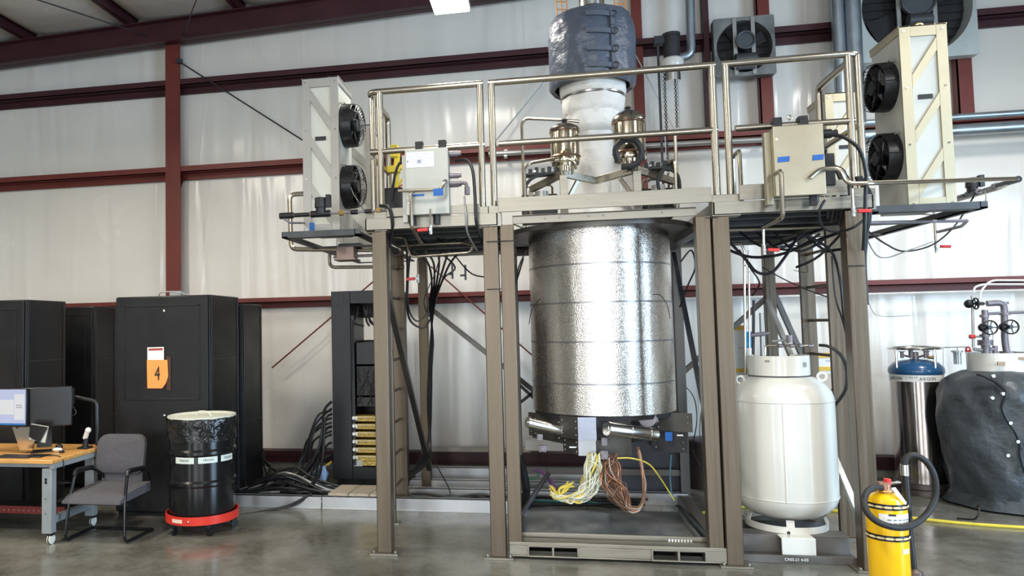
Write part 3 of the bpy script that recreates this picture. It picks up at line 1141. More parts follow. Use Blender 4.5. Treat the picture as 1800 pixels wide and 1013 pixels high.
prof = [(.315, 3.825), (.345, 3.805), (.364, 3.83), (.370, 3.90), (.372, 4.0), (.374, 4.15), (.372, 4.28), (.362, 4.36), (.335, 4.43), (.26, 4.47), (.1, 4.48)]
zf = []
for (a, b) in zip(prof, prof[1:]):
    n = 6 if abs(b[1] - a[1]) > .08 else 2
    for k in range(n):
        zf.append((a[0] + (b[0] - a[0]) * k / n, a[1] + (b[1] - a[1]) * k / n))
zf.append(prof[-1])
jacket = thing('insulation_jacket', 'blue-grey buckled fabric sleeve wrapped round the top of the vessel', 'cover', (VC[0], VC[1], 3.85))
sl = obj('sleeve', G().lathe(zf, C3, 96, cap=False, f=jk), TARP, jacket)
STRAP = mat('sleeve_strap', (.085, .100, .130), .55, 0, .1, 20)
for k, z in enumerate((4.35, 4.20, 4.05, 3.91)):
    pts = []
    a0, a1 = math.radians(-99), math.radians(-62)
    rr = .386 if z < 4.3 else .376
    g = G()
    n = 10
    prev = None
    for i in range(n + 1):
        a = a0 + (a1 - a0) * i / n
        dz = -.02 * i / n
        c = Vector((VC[0] + rr * math.cos(a), VC[1] + rr * math.sin(a), z + dz))
        rd = Vector((math.cos(a), math.sin(a), 0))
        cur = [g.bm.verts.new(c + rd * .008 + Vector((0, 0, .020))), g.bm.verts.new(c + rd * .008 - Vector((0, 0, .020))),
               g.bm.verts.new(c - rd * .01 - Vector((0, 0, .017))), g.bm.verts.new(c - rd * .01 + Vector((0, 0, .017)))]
        if prev:
            for q in range(4):
                g.bm.faces.new((prev[q], prev[(q + 1) % 4], cur[(q + 1) % 4], cur[q]))
        else:
            g.bm.faces.new(cur)
        prev = cur
    g.bm.faces.new(prev[::-1])
    s_ = obj('strap', g, STRAP, sl)
    a = math.radians(-65)
    g = G().torus((VC[0] + (rr + .018) * math.cos(a), VC[1] + (rr + .018) * math.sin(a), z - .02), .026, .006, 'Y', 18, 6)
    obj('buckle_ring', g, DARKST, s_)
g = G()
for z in (3.88, 4.02, 4.16, 4.29):
    a = math.radians(-66)
    g.beam((VC[0] + .386 * math.cos(a), VC[1] + .386 * math.sin(a), z - .06), (VC[0] + .386 * math.cos(a), VC[1] + .386 * math.sin(a), z + .08), .035, .008, (math.cos(a), math.sin(a), 0))
obj('flap', g, STRAP, sl)
# top of the vessel: bright cap and orange lifting frame above the sleeve
t = thing('lifting_hook', 'bright round cap and ring on top of the wrapped vessel, at the top edge', 'cap', (VC[0], VC[1], 4.47))
obj('cap', G().lathe([(.09, 4.47), (.09, 4.53), (.11, 4.54), (.11, 4.63), (.06, 4.67)], (VC[0] + .02, VC[1], 0), 24), CHROME, t)
for sx in (-.28, .22):
    g = G()
    for k in range(3):
        g.tube([(VC[0] + sx + k * .045, 6.62, 4.43), (VC[0] + sx - .01 + k * .045, 6.62, 5.0)], .005, 5, 0)
        g.tube([(VC[0] + sx, 6.62, 4.50 + k * .07), (VC[0] + sx + .09, 6.62, 4.49 + k * .07)], .005, 5, 0)
    tag(obj('sling_net', g, mat('orange_webbing', (.75, .30, .05), .6), None),
        'orange webbing behind the top of the sleeve, %s of the bright cap' % ('left' if sx < 0 else 'right'), 'sling')
# ================================================================== COOLERS (fan units) on the outriggers
def cooler(x0, x1, y0, y1, z0, z1, side, label, fans=True):
    """side = +1: fans on the +X face; -1: on the -X face"""
    t = thing('fan_cooler', label, 'cooler', ((x0 + x1) / 2, (y0 + y1) / 2, z0), 0, 'fan coolers on the outriggers')
    obj('casing', G().box(x0 + .01, x1 - .01, y0 + .012, y1, z0 + .02, z1 - .01), UNITW, t, .006)
    g = G()
    fw = .072
    yf = y0 - .002
    g.box(x0, x0 + fw, yf, yf + .016, z0, z1).box(x1 - fw, x1, yf, yf + .016, z0, z1)
    g.box(x0 + fw, x1 - fw, yf, yf + .016, z1 - .085, z1).box(x0 + fw, x1 - fw, yf, yf + .016, z0, z0 + .085)
    H = z1 - z0
    a, b = x0 + fw, x1 - fw
    for k in range(3):
        zt = z1 - .10 - k * H * .30
        dz = .27 * H / 1.35
        if side > 0:
            P_ = [(a, yf, zt), (a, yf, zt - .10), (b, yf, zt - dz - .10), (b, yf, zt - dz)]
        else:
            P_ = [(b, yf, zt), (b, yf, zt - .10), (a, yf, zt - dz - .10), (a, yf, zt - dz)]
        g.prism(P_, (0, .0155, 0))
    g.box(x0 - .004, x1 + .004, yf, y1 + .004, z1 - .012, z1)
    g.box(x0, x0 + .012, yf + .016, y1, z1 - .06, z1).box(x1 - .012, x1, yf + .016, y1, z1 - .06, z1)
    obj('side_frame', g, UNITF if side < 0 else UNITG, t, .002)
    g = G()
    for z in (z0 + .04, z0 + H * .35, z0 + H * .66, z1 - .04):
        for x in (x0 + .03, x1 - .03):
            g.cyl((x, yf - .006, z), (x, yf, z), .008, n=8)
    pieces('bolt', g, CHROME, t)
    obj('name_plate', G().box((a + b) / 2 - .05, (a + b) / 2 + .045, yf + .006, yf + .012, z0 + H * .595, z0 + H * .62), INK, t)
    if fans:
        xs = x1 - .01 if side > 0 else x0 + .01
        s = side
        yc = (y0 + y1) / 2 - .01
        for z in (z0 + H * .72, z0 + H * .32):
            g = G().lathe([(.17, 0), (.17, .012 * s), (.185, .012 * s), (.185, .0)], (xs, yc, z), 36, 'X', cap=False)
            g.lathe([(.190, 0), (.186, .095 * s), (.176, .095 * s), (.165, .01 * s), (.03, .004 * s)], (xs, yc, z), 36, 'X', cap=False)
            f = obj('fan_shroud', g, BLACKP, t)
            g = G()
            for R_, dx in ((.186, .098), (.172, .135), (.155, .152), (.13, .162), (.105, .168), (.08, .172), (.05, .175)):
                g.torus((xs + dx * s, yc, z), R_, .0022, 'X', 28, 4)
            for k in range(12):
                a_ = 2 * PI * k / 12
                pts = [(xs + dx * s, yc + R_ * math.cos(a_), z + R_ * math.sin(a_)) for R_, dx in
                       ((.192, .03), (.188, .098), (.172, .135), (.13, .162), (.05, .175))]
                g.tube(pts, .0025, 4, 2)
            obj('wire_guard', g, BLACKP, f)
            for k in range(5):
                a_ = 2 * PI * k / 5 + .3
                c = Vector((xs + .08 * s, yc, z))
                d = Vector((0, math.cos(a_), math.sin(a_)))
                e = Vector((0, -math.sin(a_), math.cos(a_)))
                g = G().prism([c + d * .04 - e * .03, c + d * .158 - e * .06 + Vector((.022 * s, 0, 0)),
                               c + d * .160 + e * .065 - Vector((.022 * s, 0, 0)), c + d * .04 + e * .03], (.004 * s, 0, 0))
                obj('blade', g, BLACKG, f)
            obj('motor', G().cyl((xs + .01 * s, yc, z), (xs + .12 * s, yc, z), .055, n=20), BLACKP, f)
            g = G().cyl((xs, yc - .15, z + .165), (xs + .05 * s, yc - .16, z + .15), .012, n=8)
            obj('cable_clip', g, CHROME, f)
    return t


cooler(-1.99, -1.67, 6.0, 6.47, 2.56, 3.915, 1, 'tall pale fan cooler at the left end of the platform, nearest the camera')
cooler(-1.99, -1.60, 7.0, 7.5, 2.56, 3.76, 1, 'pale fan cooler half hidden behind the left front cooler and rail', fans=False)
cooler(2.665, 2.985, 6.0, 6.50, 2.545, 3.925, -1, 'tall pale fan cooler at the right end of the platform, nearest the camera')
cooler(2.66, 2.98, 7.48, 7.95, 2.56, 3.88, -1, 'pale fan cooler standing further back, seen through the right rail corner', fans=False)
# eye nut on top of the right cooler
g = G().torus((2.87, 6.15, 3.955), .03, .011, 'Y').cyl((2.87, 6.15, 3.925), (2.87, 6.15, 3.935), .022).cyl((2.81, 6.15, 3.92), (2.81, 6.15, 3.965), .012)
tag(obj('lifting_eye', g, BRASS), 'round steel lifting eye on top of the right front cooler', 'lifting eye')

# ================================================================== CONTROL BOXES on the front rail
def control_box(x0, x1, y, z0, z1, m, label):
    t = thing('control_box', label, 'electrical box', ((x0 + x1) / 2, y, z0))
    obj('casing', G().box(x0 + .012, x1 - .004, y - .085, y + .04, z0, z1), m, t, .004)
    obj('door', G().box(x0 + .008, x1, y - .10, y - .086, z0 - .004, z1 + .004), m, t, .004)
    obj('back_plate', G().box(x0 - .03, x0 + .012, y - .03, y + .03, z0 - .05, z1 - .02), m, t, .002)
    for x in (x0 + .10, x1 - .06):
        g = G().torus((x, 5.76, 3.175), .034, .009, 'X', 18, 6)
        g.box(x - .028, x + .028, 5.70, 5.735, z1 - .01, 3.20).box(x - .03, x + .03, 5.71, 5.78, 3.185, 3.225)
        obj('rail_clamp', g, BLACKP, t, .002)
    g = G().cyl((x0 + .03, y - .104, z1 - .09), (x0 + .03, y - .098, z1 - .09), .008, n=8)
    g.cyl((x0 + .03, y - .104, z0 + .09), (x0 + .03, y - .098, z0 + .09), .008, n=8)
    pieces('screw', g, CHROME, t)
    return t


b = control_box(-1.035, -.69, 5.69, 2.625, 3.13, BOXG, 'grey electrical box clamped to the left bay rail, paper sheet on its door')
obj('paper_sheet', G().box(-1.015, -.80, 5.5865, 5.589, 2.99, 3.11), WPAPER, b)
g = G()
for k in range(7):
    g.box(-1.0, -.82 - (k % 3) * .03, 5.5855, 5.5865, 3.095 - k * .014, 3.098 - k * .014)
g.box(-.93, -.90, 5.5855, 5.5865, 3.02, 3.05)
obj('print', g, mat('faint_print', (.45, .47, .55), .7), b)
pieces('tape_strip', G().box(-1.0, -.88, 5.586, 5.589, 2.765, 2.78).box(-.79, -.715, 5.45, 5.452, 2.735, 2.79), BLUET, b)
g = G()
for z in (3.10, 2.93, 2.86):
    g.cyl((-.69, 5.68, z), (-.62, 5.68, z), .024, n=12).cyl((-.63, 5.68, z), (-.60, 5.68, z), .018, n=12)
obj('connector', g, IRON, b)
obj('pipe_elbow', G().bend([(-.69, 5.66, 2.865), (-.56, 5.66, 2.865), (-.555, 5.66, 2.80)], .016, .03).cyl((-.555, 5.66, 2.77), (-.555, 5.66, 2.83), .022, n=10), IRON, b)
g = G()
for x in (-.99, -.80):
    g.cyl((x, 5.66, 2.55), (x, 5.66, 2.63), .026, n=12)
pieces('cable_gland', g, BLACKP, b)

b = control_box(1.61, 1.945, 5.62, 2.62, 3.11, PANELS, 'yellowish steel electrical box clamped to the right bay rail, two blue tape strips on it')
for x0, x1, nm in ((1.64, 1.72, 'l'), (1.865, 1.94, 'r')):
    pieces('tape_strip', G().prism([(x0, 5.515, 2.855), (x1 - .005, 5.515, 2.858), (x1, 5.515, 2.895), (x0 + .004, 5.515, 2.893)], (0, .003, 0)), BLUET, b)
obj('dark_housing', G().box(1.95, 2.06, 5.66, 5.76, 2.70, 2.93), BLACKP, b, .006)
g = G().cyl((1.945, 5.60, 3.055), (2.02, 5.60, 3.055), .033, n=14).cyl((2.02, 5.60, 3.055), (2.06, 5.60, 3.06), .022, n=12)
g.cyl((1.945, 5.60, 2.94), (1.98, 5.60, 2.94), .026, n=12)
obj('connector', g, BLACKP, b)
g = G().box(1.86, 1.90, 5.57, 5.61, 2.55, 2.62).box(1.68, 1.70, 5.6, 5.63, 2.54, 2.62).cyl((1.9, 5.60, 2.57), (1.9, 5.6, 2.62), .02)
pieces('cable_gland', g, BLACKP, b)
# eye bolts seen over the right rail
g = G().torus((1.80, 5.74, 3.225), .016, .005, 'Y').torus((1.88, 5.77, 3.22), .013, .005, 'Y')
tag(obj('hook_clamp', g, RAILM), 'small bright rings on the right bay middle rail above the steel box', 'clamp')

# ================================================================== black transformer box with yellow post behind the left box
t = thing('power_box', 'black box with red wires behind the left bay post, next to yellow brackets', 'electrical box', (-1.2, 6.2, 2.62))
obj('casing', G().box(-1.31, -1.10, 6.13, 6.33, 2.62, 2.95), BLACKP, t, .006)
g = G().tube([(-1.14, 6.12, 2.95), (-1.11, 6.10, 3.00), (-1.09, 6.12, 2.96)], .006).tube([(-1.18, 6.12, 2.95), (-1.13, 6.10, 2.975), (-1.08, 6.1, 3.02)], .006)
obj('red_wire', g, REDP, t)
t = thing('yellow_bracket', 'yellow bent bracket rising behind the left bay mid rail, beside the black box', 'bracket', (-1.2, 6.3, 2.62))
g = G().beam((-1.29, 6.4, 2.62), (-1.24, 6.4, 3.36), .05, .03, (0, 1, 0)).box(-1.30, -1.235, 6.36, 6.42, 3.27, 3.38)
g.box(-1.33, -1.22, 6.34, 6.42, 3.13, 3.19).beam((-1.16, 6.4, 2.62), (-1.12, 6.4, 3.22), .045, .03, (0, 1, 0)).box(-1.24, -1.10, 6.38, 6.42, 3.16, 3.20)
g.beam((-1.29, 6.4, 2.95), (-1.14, 6.4, 3.16), .02, .02, (0, 1, 0))
obj('bracket_arm', g, YELP, t, .004)
t = thing('yellow_bracket', 'small yellow bracket behind the steel box, right bay corner', 'bracket', (2.15, 6.3, 2.9))
obj('bracket_arm', G().box(2.03, 2.09, 6.3, 6.34, 3.27, 3.36).box(2.08, 2.19, 6.3, 6.34, 3.17, 3.24).box(2.1, 2.14, 6.3, 6.34, 2.65, 3.2), YELP, t, .003)

# ================================================================== POTS and stand on the centre deck
def pot(x, y, z0, r, h, label, dome):
    t = thing('steel_pot', label, 'canister', (x, y, z0))
    obj('body', G().lathe([(r * .92, z0), (r, z0 + .015), (r, z0 + .03), (r * .97, z0 + .04), (r * .97, z0 + h)], (x, y, 0), 40), GOLDST, t)
    g = G().lathe([(r * .99, z0 + h - .01), (r * 1.03, z0 + h), (r * 1.0, z0 + h + .02), (r * .9, z0 + h + dome * .55), (r * .6, z0 + h + dome * .9), (r * .15, z0 + h + dome)], (x, y, 0), 40)
    obj('lid', g, mat('dark_tinted_lid', (.30, .26, .22), .22, 1, .1, 6), t)
    g = G().lathe([(.02, z0 + h + dome - .005), (.03, z0 + h + dome + .01), (.012, z0 + h + dome + .02), (.028, z0 + h + dome + .03), (.006, z0 + h + dome + .045)], (x, y, 0), 12)
    obj('knob', g, DARKST, t)
    g = G().lathe([(r * .99, z0 + h * .94), (r * 1.02, z0 + h * .955), (r * .99, z0 + h * .97)], (x, y, 0), 40, cap=False)
    g.lathe([(r * .98, z0 + .05), (r * 1.04, z0 + .06), (r * .98, z0 + .07)], (x, y, 0), 40, cap=False)
    obj('clamp_band', g, mat('copper_band', (.42, .25, .17), .35, 1, .1, 6), t)
    obj('valve_body', G().cyl((x, y, z0 - .09), (x, y, z0), r * .55, n=24), GOLDST, t)
    return t


pot(.205, 6.0, 3.03, .118, .27, 'shiny tinted steel pot left of the white wrapped neck', .06)
pot(.70, 6.0, 3.03, .128, .31, 'shiny tinted steel pot with dark knob right of the white wrapped neck', .085)
st = thing('pump_stand', 'W-shaped stainless stand under the two steel pots on the centre deck', 'stand', (.45, 6.1, 2.62))
V = [U(933, 330, Y=6.25), U(990, 306, Y=5.93), U(1046, 320, Y=6.12), U(1119, 305, Y=5.93), U(1186, 322, Y=6.25)]
V[1].z = V[3].z = 2.945
V[0].z = V[4].z = 2.89
V[2].z = 2.91
for a, b_ in zip(V, V[1:]):
    obj("crossbar", G().beam(a, b_, .035, .055), STEELH, st, .003)
for v in (V[1], V[3]):
    obj('post', G().box(v.x - .03, v.x + .03, v.y - .03, v.y + .03, 2.62, 2.93), STEELH, st, .003)
obj('knee_brace', G().beam((V[1].x + .02, V[1].y, 2.72), (V[1].x + .11, V[1].y + .05, 2.89), .03, .03), STEELH, st, .003)
obj('knee_brace', G().beam((V[3].x - .02, V[3].y, 2.72), (V[3].x - .12, V[3].y + .05, 2.89), .03, .03), STEELH, st, .003)
for v in (V[0], V[4]):
    obj('post', G().box(v.x - .02, v.x + .02, v.y - .02, v.y + .02, 2.62, 2.88), STEELH, st, .003)
def pump(x, y, w_, label):
    t = thing('vacuum_pump', label, 'pump', (x, y, 2.97))
    g = G().box(x - w_, x + w_, y - .05, y + .06, 2.955, 2.975)
    for k in range(5):
        g.box(x - w_ + .02 + k * w_ * .36, x - w_ + .05 + k * w_ * .36, y - .04, y + .05, 2.975, 3.01 + .01 * (k % 2))
    obj('body', g, BLACKP, t, .003)
    obj('fitting', G().cyl((x - w_ * .5, y - .055, 2.985), (x - w_ * .5, y - .04, 2.985), .010, n=10), CHROME, t)


pump(.03, 6.02, .14, 'black finned pump block on the left arm of the stand')
pump(.92, 6.05, .13, 'black finned pump block on the right arm of the stand')
for x, lbl in ((.01, 'small grey motor under the left arm of the stand'), (.93, 'small grey motor under the right arm of the stand')):
    t = thing('motor', lbl, 'motor', (x, 6.2, 2.62))
    obj('housing', G().cyl((x, 6.15, 2.70), (x, 6.15, 2.85), .055, n=18), PIPEG, t)
    obj('end_cap', G().cyl((x + .03, 6.09, 2.74), (x + .09, 6.08, 2.74), .03, n=14), BLACKP, t)
    obj('foot', G().box(x - .08, x + .10, 6.1, 6.2, 2.62, 2.70), DARKST, t, .003)
for x0_, x1_, lb in ((-.16, .14, 'dark valve block on the deck under the left steel pot'), (.80, 1.08, 'dark valve block on the deck under the right steel pot')):
    t = thing('valve_block', lb, 'machine', ((x0_ + x1_) / 2, 6.4, 2.62))
    obj('block', G().box(x0_, x1_, 6.32, 6.5, 2.62, 2.86), DARKST, t, .008)
    obj('flange', G().cyl(((x0_ + x1_) / 2, 6.29, 2.77), ((x0_ + x1_) / 2, 6.32, 2.77), .05, n=18), IRON, t)
    obj('handle_tube', G().bend([(x0_ + .04, 6.34, 2.86), (x0_ + .04, 6.3, 2.93), (x1_ - .04, 6.3, 2.93), (x1_ - .04, 6.34, 2.86)], .010, .03), RAILM, t)
tag(obj('wrapped_flange', G().lathe([(.33, 2.62), (.34, 2.68), (.30, 2.74), (.26, 2.745), (.25, 2.70)], C3, 40, f=nk), WHITEW), 'low white wrapped ring round the vessel neck on the deck', 'insulation')
hose('black_hose', [(.60, 5.86, 3.0), (.58, 5.84, 3.09), (.63, 5.82, 3.15), (.73, 5.82, 3.14), (.77, 5.84, 3.05), (.72, 5.86, 2.97), (.62, 5.87, 2.96)], .024, RUB,
     'thick black hose looping in front of the right steel pot', 'hose')
hose('black_hose', [(1.02, 6.0, 2.64), (.93, 5.98, 2.72), (.90, 5.96, 2.86), (.96, 5.95, 2.94), (1.05, 5.96, 2.88), (1.06, 5.98, 2.68)], .014, RUB,
     'black cable loop at the right arm of the stand', 'cable')
hose('black_hose', [(-.12, 6.0, 2.64), (-.12, 5.96, 2.84), (-.06, 5.96, 2.93), (.05, 5.98, 2.96)], .014, RUB,
     'black cable at the left arm of the stand', 'cable')
# hand tubes round the deck opening
for pts, lbl in (([(-.12, 5.95, 2.64), (-.12, 5.95, 3.02), (-.08, 6.0, 3.06), (.18, 5.9, 3.07), (.27, 5.88, 3.03), (.28, 5.9, 2.97)], 'bright hand tube left of the left steel pot, lower one'),
                 ([(-.14, 6.4, 2.64), (-.14, 6.4, 3.50), (-.10, 6.4, 3.54), (.22, 6.1, 3.42), (.33, 6.1, 3.40)], 'bright hand tube arching over the left steel pot'),
                 ([(1.10, 6.3, 2.62), (1.10, 6.3, 3.32)], 'short bright upright tube right of the right steel pot'),
                 ([(1.03, 5.95, 2.62), (1.03, 5.95, 3.02), (.86, 6.2, 2.90)], 'bright hand tube with a slanting top right of the right steel pot')):
    tag(obj('hand_tube', G().bend(pts, .013, .05, 10), RAILM), lbl, 'rail')
tag(obj('hand_tube', G().bend([(1.50, 5.95, 2.62), (1.50, 5.95, 3.05), (1.50, 6.15, 3.05), (1.50, 6.15, 2.62)], .016, .03, 10), RAILM), 'short bright hand tube standing in the right bay left of the steel box', 'rail')

# ================================================================== PIPING round the platform
def pipe(name, pts, r, m, label, cat='pipe', rad=.05, grp=None):
    return tag(obj(name, G().bend(pts, r, rad, 10), m), label, cat, grp)


pipe('bent_pipe', [U(700, 336, Y=5.5), U(775, 333, Y=5.5), U(782, 318, Y=5.48), U(784, 318, Y=5.58)], .013, RAILM, 'bright horizontal pipe across the grey box, lower edge', rad=.02)
pipe('bent_pipe', [U(728, 336, Y=5.55), U(722, 338, Y=5.5), U(724, 400, Y=5.5), U(742, 430, Y=5.7)], .014, RAILM, 'bright pipe dropping in front of the grey box at its left edge', rad=.02)
pipe('bent_pipe', [U(1362, 306, Y=5.52), U(1373, 300, Y=5.40), U(1376, 382, Y=5.40), U(1342, 400, Y=5.8)], .016, RAILM, 'bright bent pipe dropping in front of the yellowish steel box', rad=.03)
pipe('bent_pipe', [U(1424, 313, Y=5.50), U(1442, 297, Y=5.50), U(1478, 296, Y=5.5), U(1488, 323, Y=5.5), U(1530, 322, Y=5.5), U(1789, 314, Y=6.4), U(1760, 330, Y=7.0), U(1670, 356, Y=7.6)], .016, RAILM,
     'long thin bright pipe from the steel box round the right cooler to a far point', rad=.05)
pipe('bent_pipe', [U(1520, 392, Y=6.0), U(1700, 388, Y=6.4), U(1690, 398, Y=7.0), U(1648, 408, Y=7.4)], .013, IRON, 'dark pipe under the right outrigger, ending in an L', rad=.03)
pipe('bent_pipe', [(-1.42, 6.5, 2.46), (-2.28, 6.5, 2.50), (-2.29, 6.5, 3.01), (-2.05, 6.5, 3.01)], .022, RAILM, 'bright square-bent tube round the left end of the left cooler', rad=.06)
pipe('bent_pipe', [(-1.35, 7.2, 2.36), (-2.12, 7.2, 2.38), (-2.12, 7.2, 2.56)], .018, RAILM, 'lower bright bent tube under the left outrigger', rad=.06)
pipe('bent_pipe', [(-1.35, 7.0, 2.46), (-2.02, 7.0, 2.46)], .010, IRON, 'thin dark tube under the left outrigger')
pipe('bent_pipe', [U(682, 416, Y=5.95), U(712, 418, Y=5.95), U(722, 452, Y=5.9), U(826, 444, Y=5.9), U(832, 432, Y=5.9), U(815, 427, Y=5.95), U(700, 432, Y=6.1)], .011, RAILM,
     'thin bright tube loop hanging under the left bay deck', rad=.03)
pipe('bent_pipe', [U(1280, 404, Y=6.0), U(1420, 400, Y=6.0), U(1480, 396, Y=6.0)], .012, RAILM, 'bright tube running under the right bay deck')
pipe('bent_pipe', [U(1285, 428, Y=6.6), U(1302, 428, Y=6.6), U(1308, 440, Y=6.6), U(1310, 660, Y=6.6)], .010, RAILM, 'thin bright tube dropping behind the white tank, left one', rad=.02)
pipe('bent_pipe', [U(1316, 440, Y=6.7), U(1318, 660, Y=6.7)], .007, RAILM, 'thinnest bright tube dropping behind the white tank beside its twin')
pipe('bent_pipe', [U(1342, 400, Y=5.95), U(1343, 446, Y=5.95)], .009, RAILM, 'short bright drop tube with a valve under the right bay')
pipe('bent_pipe', [U(1524, 372, Y=6.1), U(1640, 378, Y=7.1)], .006, RAILM, 'thin bright tube beneath the right cooler')
for k, (a, b_) in enumerate((((902, 408), (918, 415)), ((900, 420), (920, 424)))):
    pipe('bent_pipe', [U(a[0], a[1] - 14, Y=6.9), U(b_[0], b_[1] - 14, Y=6.9), U(b_[0] + 6, b_[1] - 30, Y=7.2)], .008, RAILM,
         'small bent tube behind the top left of the foil vessel, %s' % ('upper' if k == 0 else 'lower'), rad=.02)


def valve(px, py, Y, label, side=1, vert=True):
    c = U(px, py, Y=Y)
    t = thing('ball_valve', label, 'valve', c)
    obj('body', G().cyl(c + Vector((0, 0, -.035)), c + Vector((0, 0, .035)), .014, n=12).cyl(c + Vector((0, -.02, 0)), c + Vector((0, .02, 0)), .012, n=10), PIPEG, t)
    obj('handle', G().beam(c + Vector((.02 * side, -.02, 0)), c + Vector((.10 * side, -.03, -.005)), .026, .024), REDP, t, .004)
    obj('tail', G().cyl(c + Vector((0, 0, .035)), c + Vector((0, 0, .16)), .008, n=8), RAILM, t)


valve(757, 404, 5.55, 'red-handled valve directly under the grey box', -1)
valve(735, 490, 6.2, 'red-handled valve hanging under the left bay near the ladder', -1)
valve(1343, 440, 5.9, 'red-handled valve under the right bay, above the white tank', 1)
valve(1500, 372, 5.55, 'red-handled valve at the right front leg, just below the deck', 1)
valve(1646, 434, 7.3, 'red-handled valve on the drop pipe under the right outrigger', 1)
pipe('bent_pipe', [U(1641, 360, Y=7.3), U(1646, 445, Y=7.3)], .010, RAILM, 'bright drop pipe under the right outrigger')


# inline valve and pressure train, left and right
def gas_train(pa, pb, label, mot, mirror=1):
    t = thing('valve_train', label, 'valve assembly', pa)
    d = (pb - pa)
    L = d.length
    dn = d.normalized()
    obj('tube', G().cyl(pa, pb, .010, n=10), IRON, t)
    g = G()
    for a, b_, r in ((0, .12, .026), (.13, .26, .018), (.62, .68, .02), (.74, .80, .017)):
        g.cyl(pa + d * a, pa + d * b_, r, n=12)
    obj('black_fitting', g, BLACKP, t)
    g = G()
    for a, b_, r in ((.27, .31, .026), (.52, .56, .024), (.84, .88, .021)):
        g.cyl(pa + d * a, pa + d * b_, r, n=8)
    obj('brass_fitting', g, BRASS if mirror > 0 else IRON, t)
    c = pa + d * mot
    g = G().cyl(c + Vector((0, 0, .0)), c + Vector((0, 0, .05)), .04, n=16)
    g.cyl(c + Vector((0, 0, .05)), c + Vector((0, 0, .13)), .05, .045, n=20)
    g.box(c.x + .05, c.x + .085, c.y - .03, c.y + .02, c.z + .05, c.z + .15)
    g.cyl(c + dn * -.08, c + dn * .08, .028, n=12)
    obj('actuator', g, BLACKP, t)
    return t


gas_train(U(492, 380, Y=5.7), U(695, 369, Y=5.72), 'horizontal valve train with black actuator in front of the left cooler', .36)
gas_train(U(1790, 315, Y=6.4), U(1668, 352, Y=7.55), 'slanting valve train with dark actuator behind the right cooler', .62, -1)
pipe('bent_pipe', [U(640, 370, Y=5.85), U(620, 340, Y=5.95), U(617, 330, Y=6.0)], .004, CABLE, 'short thin black cable between left cooler fan and valve train')
pipe('bent_pipe', [U(497, 383, Y=5.7), U(510, 392, Y=5.7), U(535, 392, Y=6.0)], .009, IRON, 'short dark curved tube at the left end of the valve train', rad=.04)
tag(obj('tape_patch', G().box(-1.935, -1.895, 5.985, 5.992, 2.56, 2.66), BLUET), 'blue tape strip at the bottom of the left front cooler', 'tape')
t = thing('junction_box', 'reddish small box hanging under the left outrigger beside the platform', 'box', (-1.72, 6.5, 2.4))
g = G().box(-1.82, -1.66, 6.4, 6.55, 2.38, 2.50).box(-1.84, -1.64, 6.38, 6.57, 2.37, 2.385)
obj('casing', g, mat('rusty_box', (.28, .20, .17), .5, .6, .2, 6), t, .003)
obj('top_plate', G().box(-1.80, -1.60, 6.4, 6.6, 2.50, 2.52), BLACKP, t)

# ------------------------------------------------------------------ cables hanging round the platform
BG = 'black cables drooping under the platform'
def cab(pix, r, label, m=CABLE, smooth=5):
    pts = [U(a, b_, Y=y) for a, b_, y in pix]
    return hose('cable', pts, r, m, label, 'cable', None, 7, smooth=smooth)


cab([(714, 420, 6.4), (716, 470, 6.5), (715, 530, 6.6), (722, 565, 6.8), (745, 577, 7.5), (757, 560, 7.9)], .010, 'black cable looping from the left deck to the rear left leg, outer loop')
cab([(722, 430, 6.4), (717, 500, 6.5), (719, 545, 6.6), (735, 565, 7.2), (757, 545, 7.9)], .008, 'black cable looping from the left deck to the rear left leg, inner loop')
for k in range(5):
    cab([(812 - k * 22, 440, 6.6), (792 - k * 10, 462, 7.1), (775 - k * 4, 500, 7.6), (763 - k * 2, 540, 7.85), (757 + k, 600, 7.9), (752 + (k % 3) * 3, 700, 7.9), (757 - k, 775, 7.9), (750 - k * 4, 815, 7.7), (722 - k * 2, 838 + k * 4, 7.4)],
        .011, 'black cable of the bundle tied down the rear left leg, strand number %d from the right' % (k + 1) if 0 else
        ['thickest outer strand of the black bundle on the rear left leg', 'second strand of the black bundle on the rear left leg', 'middle strand of the black bundle on the rear left leg',
         'fourth strand of the black bundle on the rear left leg', 'innermost strand of the black bundle on the rear left leg'][k])
cab([(757, 560, 7.7), (762, 600, 7.6), (760, 628, 7.6)], .007, 'loose black cable end with plug in front of the rear left leg')
cab([(768, 440, 6.6), (800, 470, 6.8), (780, 490, 7.2), (765, 530, 7.8)], .008, 'black cable slanting from the left bay deck to the rear leg')
cab([(800, 450, 6.4), (830, 482, 6.2), (870, 488, 6.0)], .006, 'thin black cable sagging toward the centre left leg')
cab([(775, 445, 6.4), (765, 480, 6.8), (745, 530, 7.6), (757, 560, 7.9)], .005, 'thin dark wire curving to the rear left leg')
cab([(765, 815, 7.6), (785, 850, 7.3), (792, 868, 7.2)], .006, 'thin dark cable dropping to the floor channel behind the left bay')
g = G()
for (x_, y_) in ((795, 482), (818, 484)):
    p = U(x_, y_, Y=6.3)
    g.box(p.x - .045, p.x, p.y, p.y + .02, p.z - .008, p.z + .008).box(p.x - .008, p.x + .008, p.y, p.y + .02, p.z - .04, p.z + .09)
tag(obj('pipe_hanger', g, DARKST), 'two dark T-shaped hangers under the left bay deck', 'hanger')
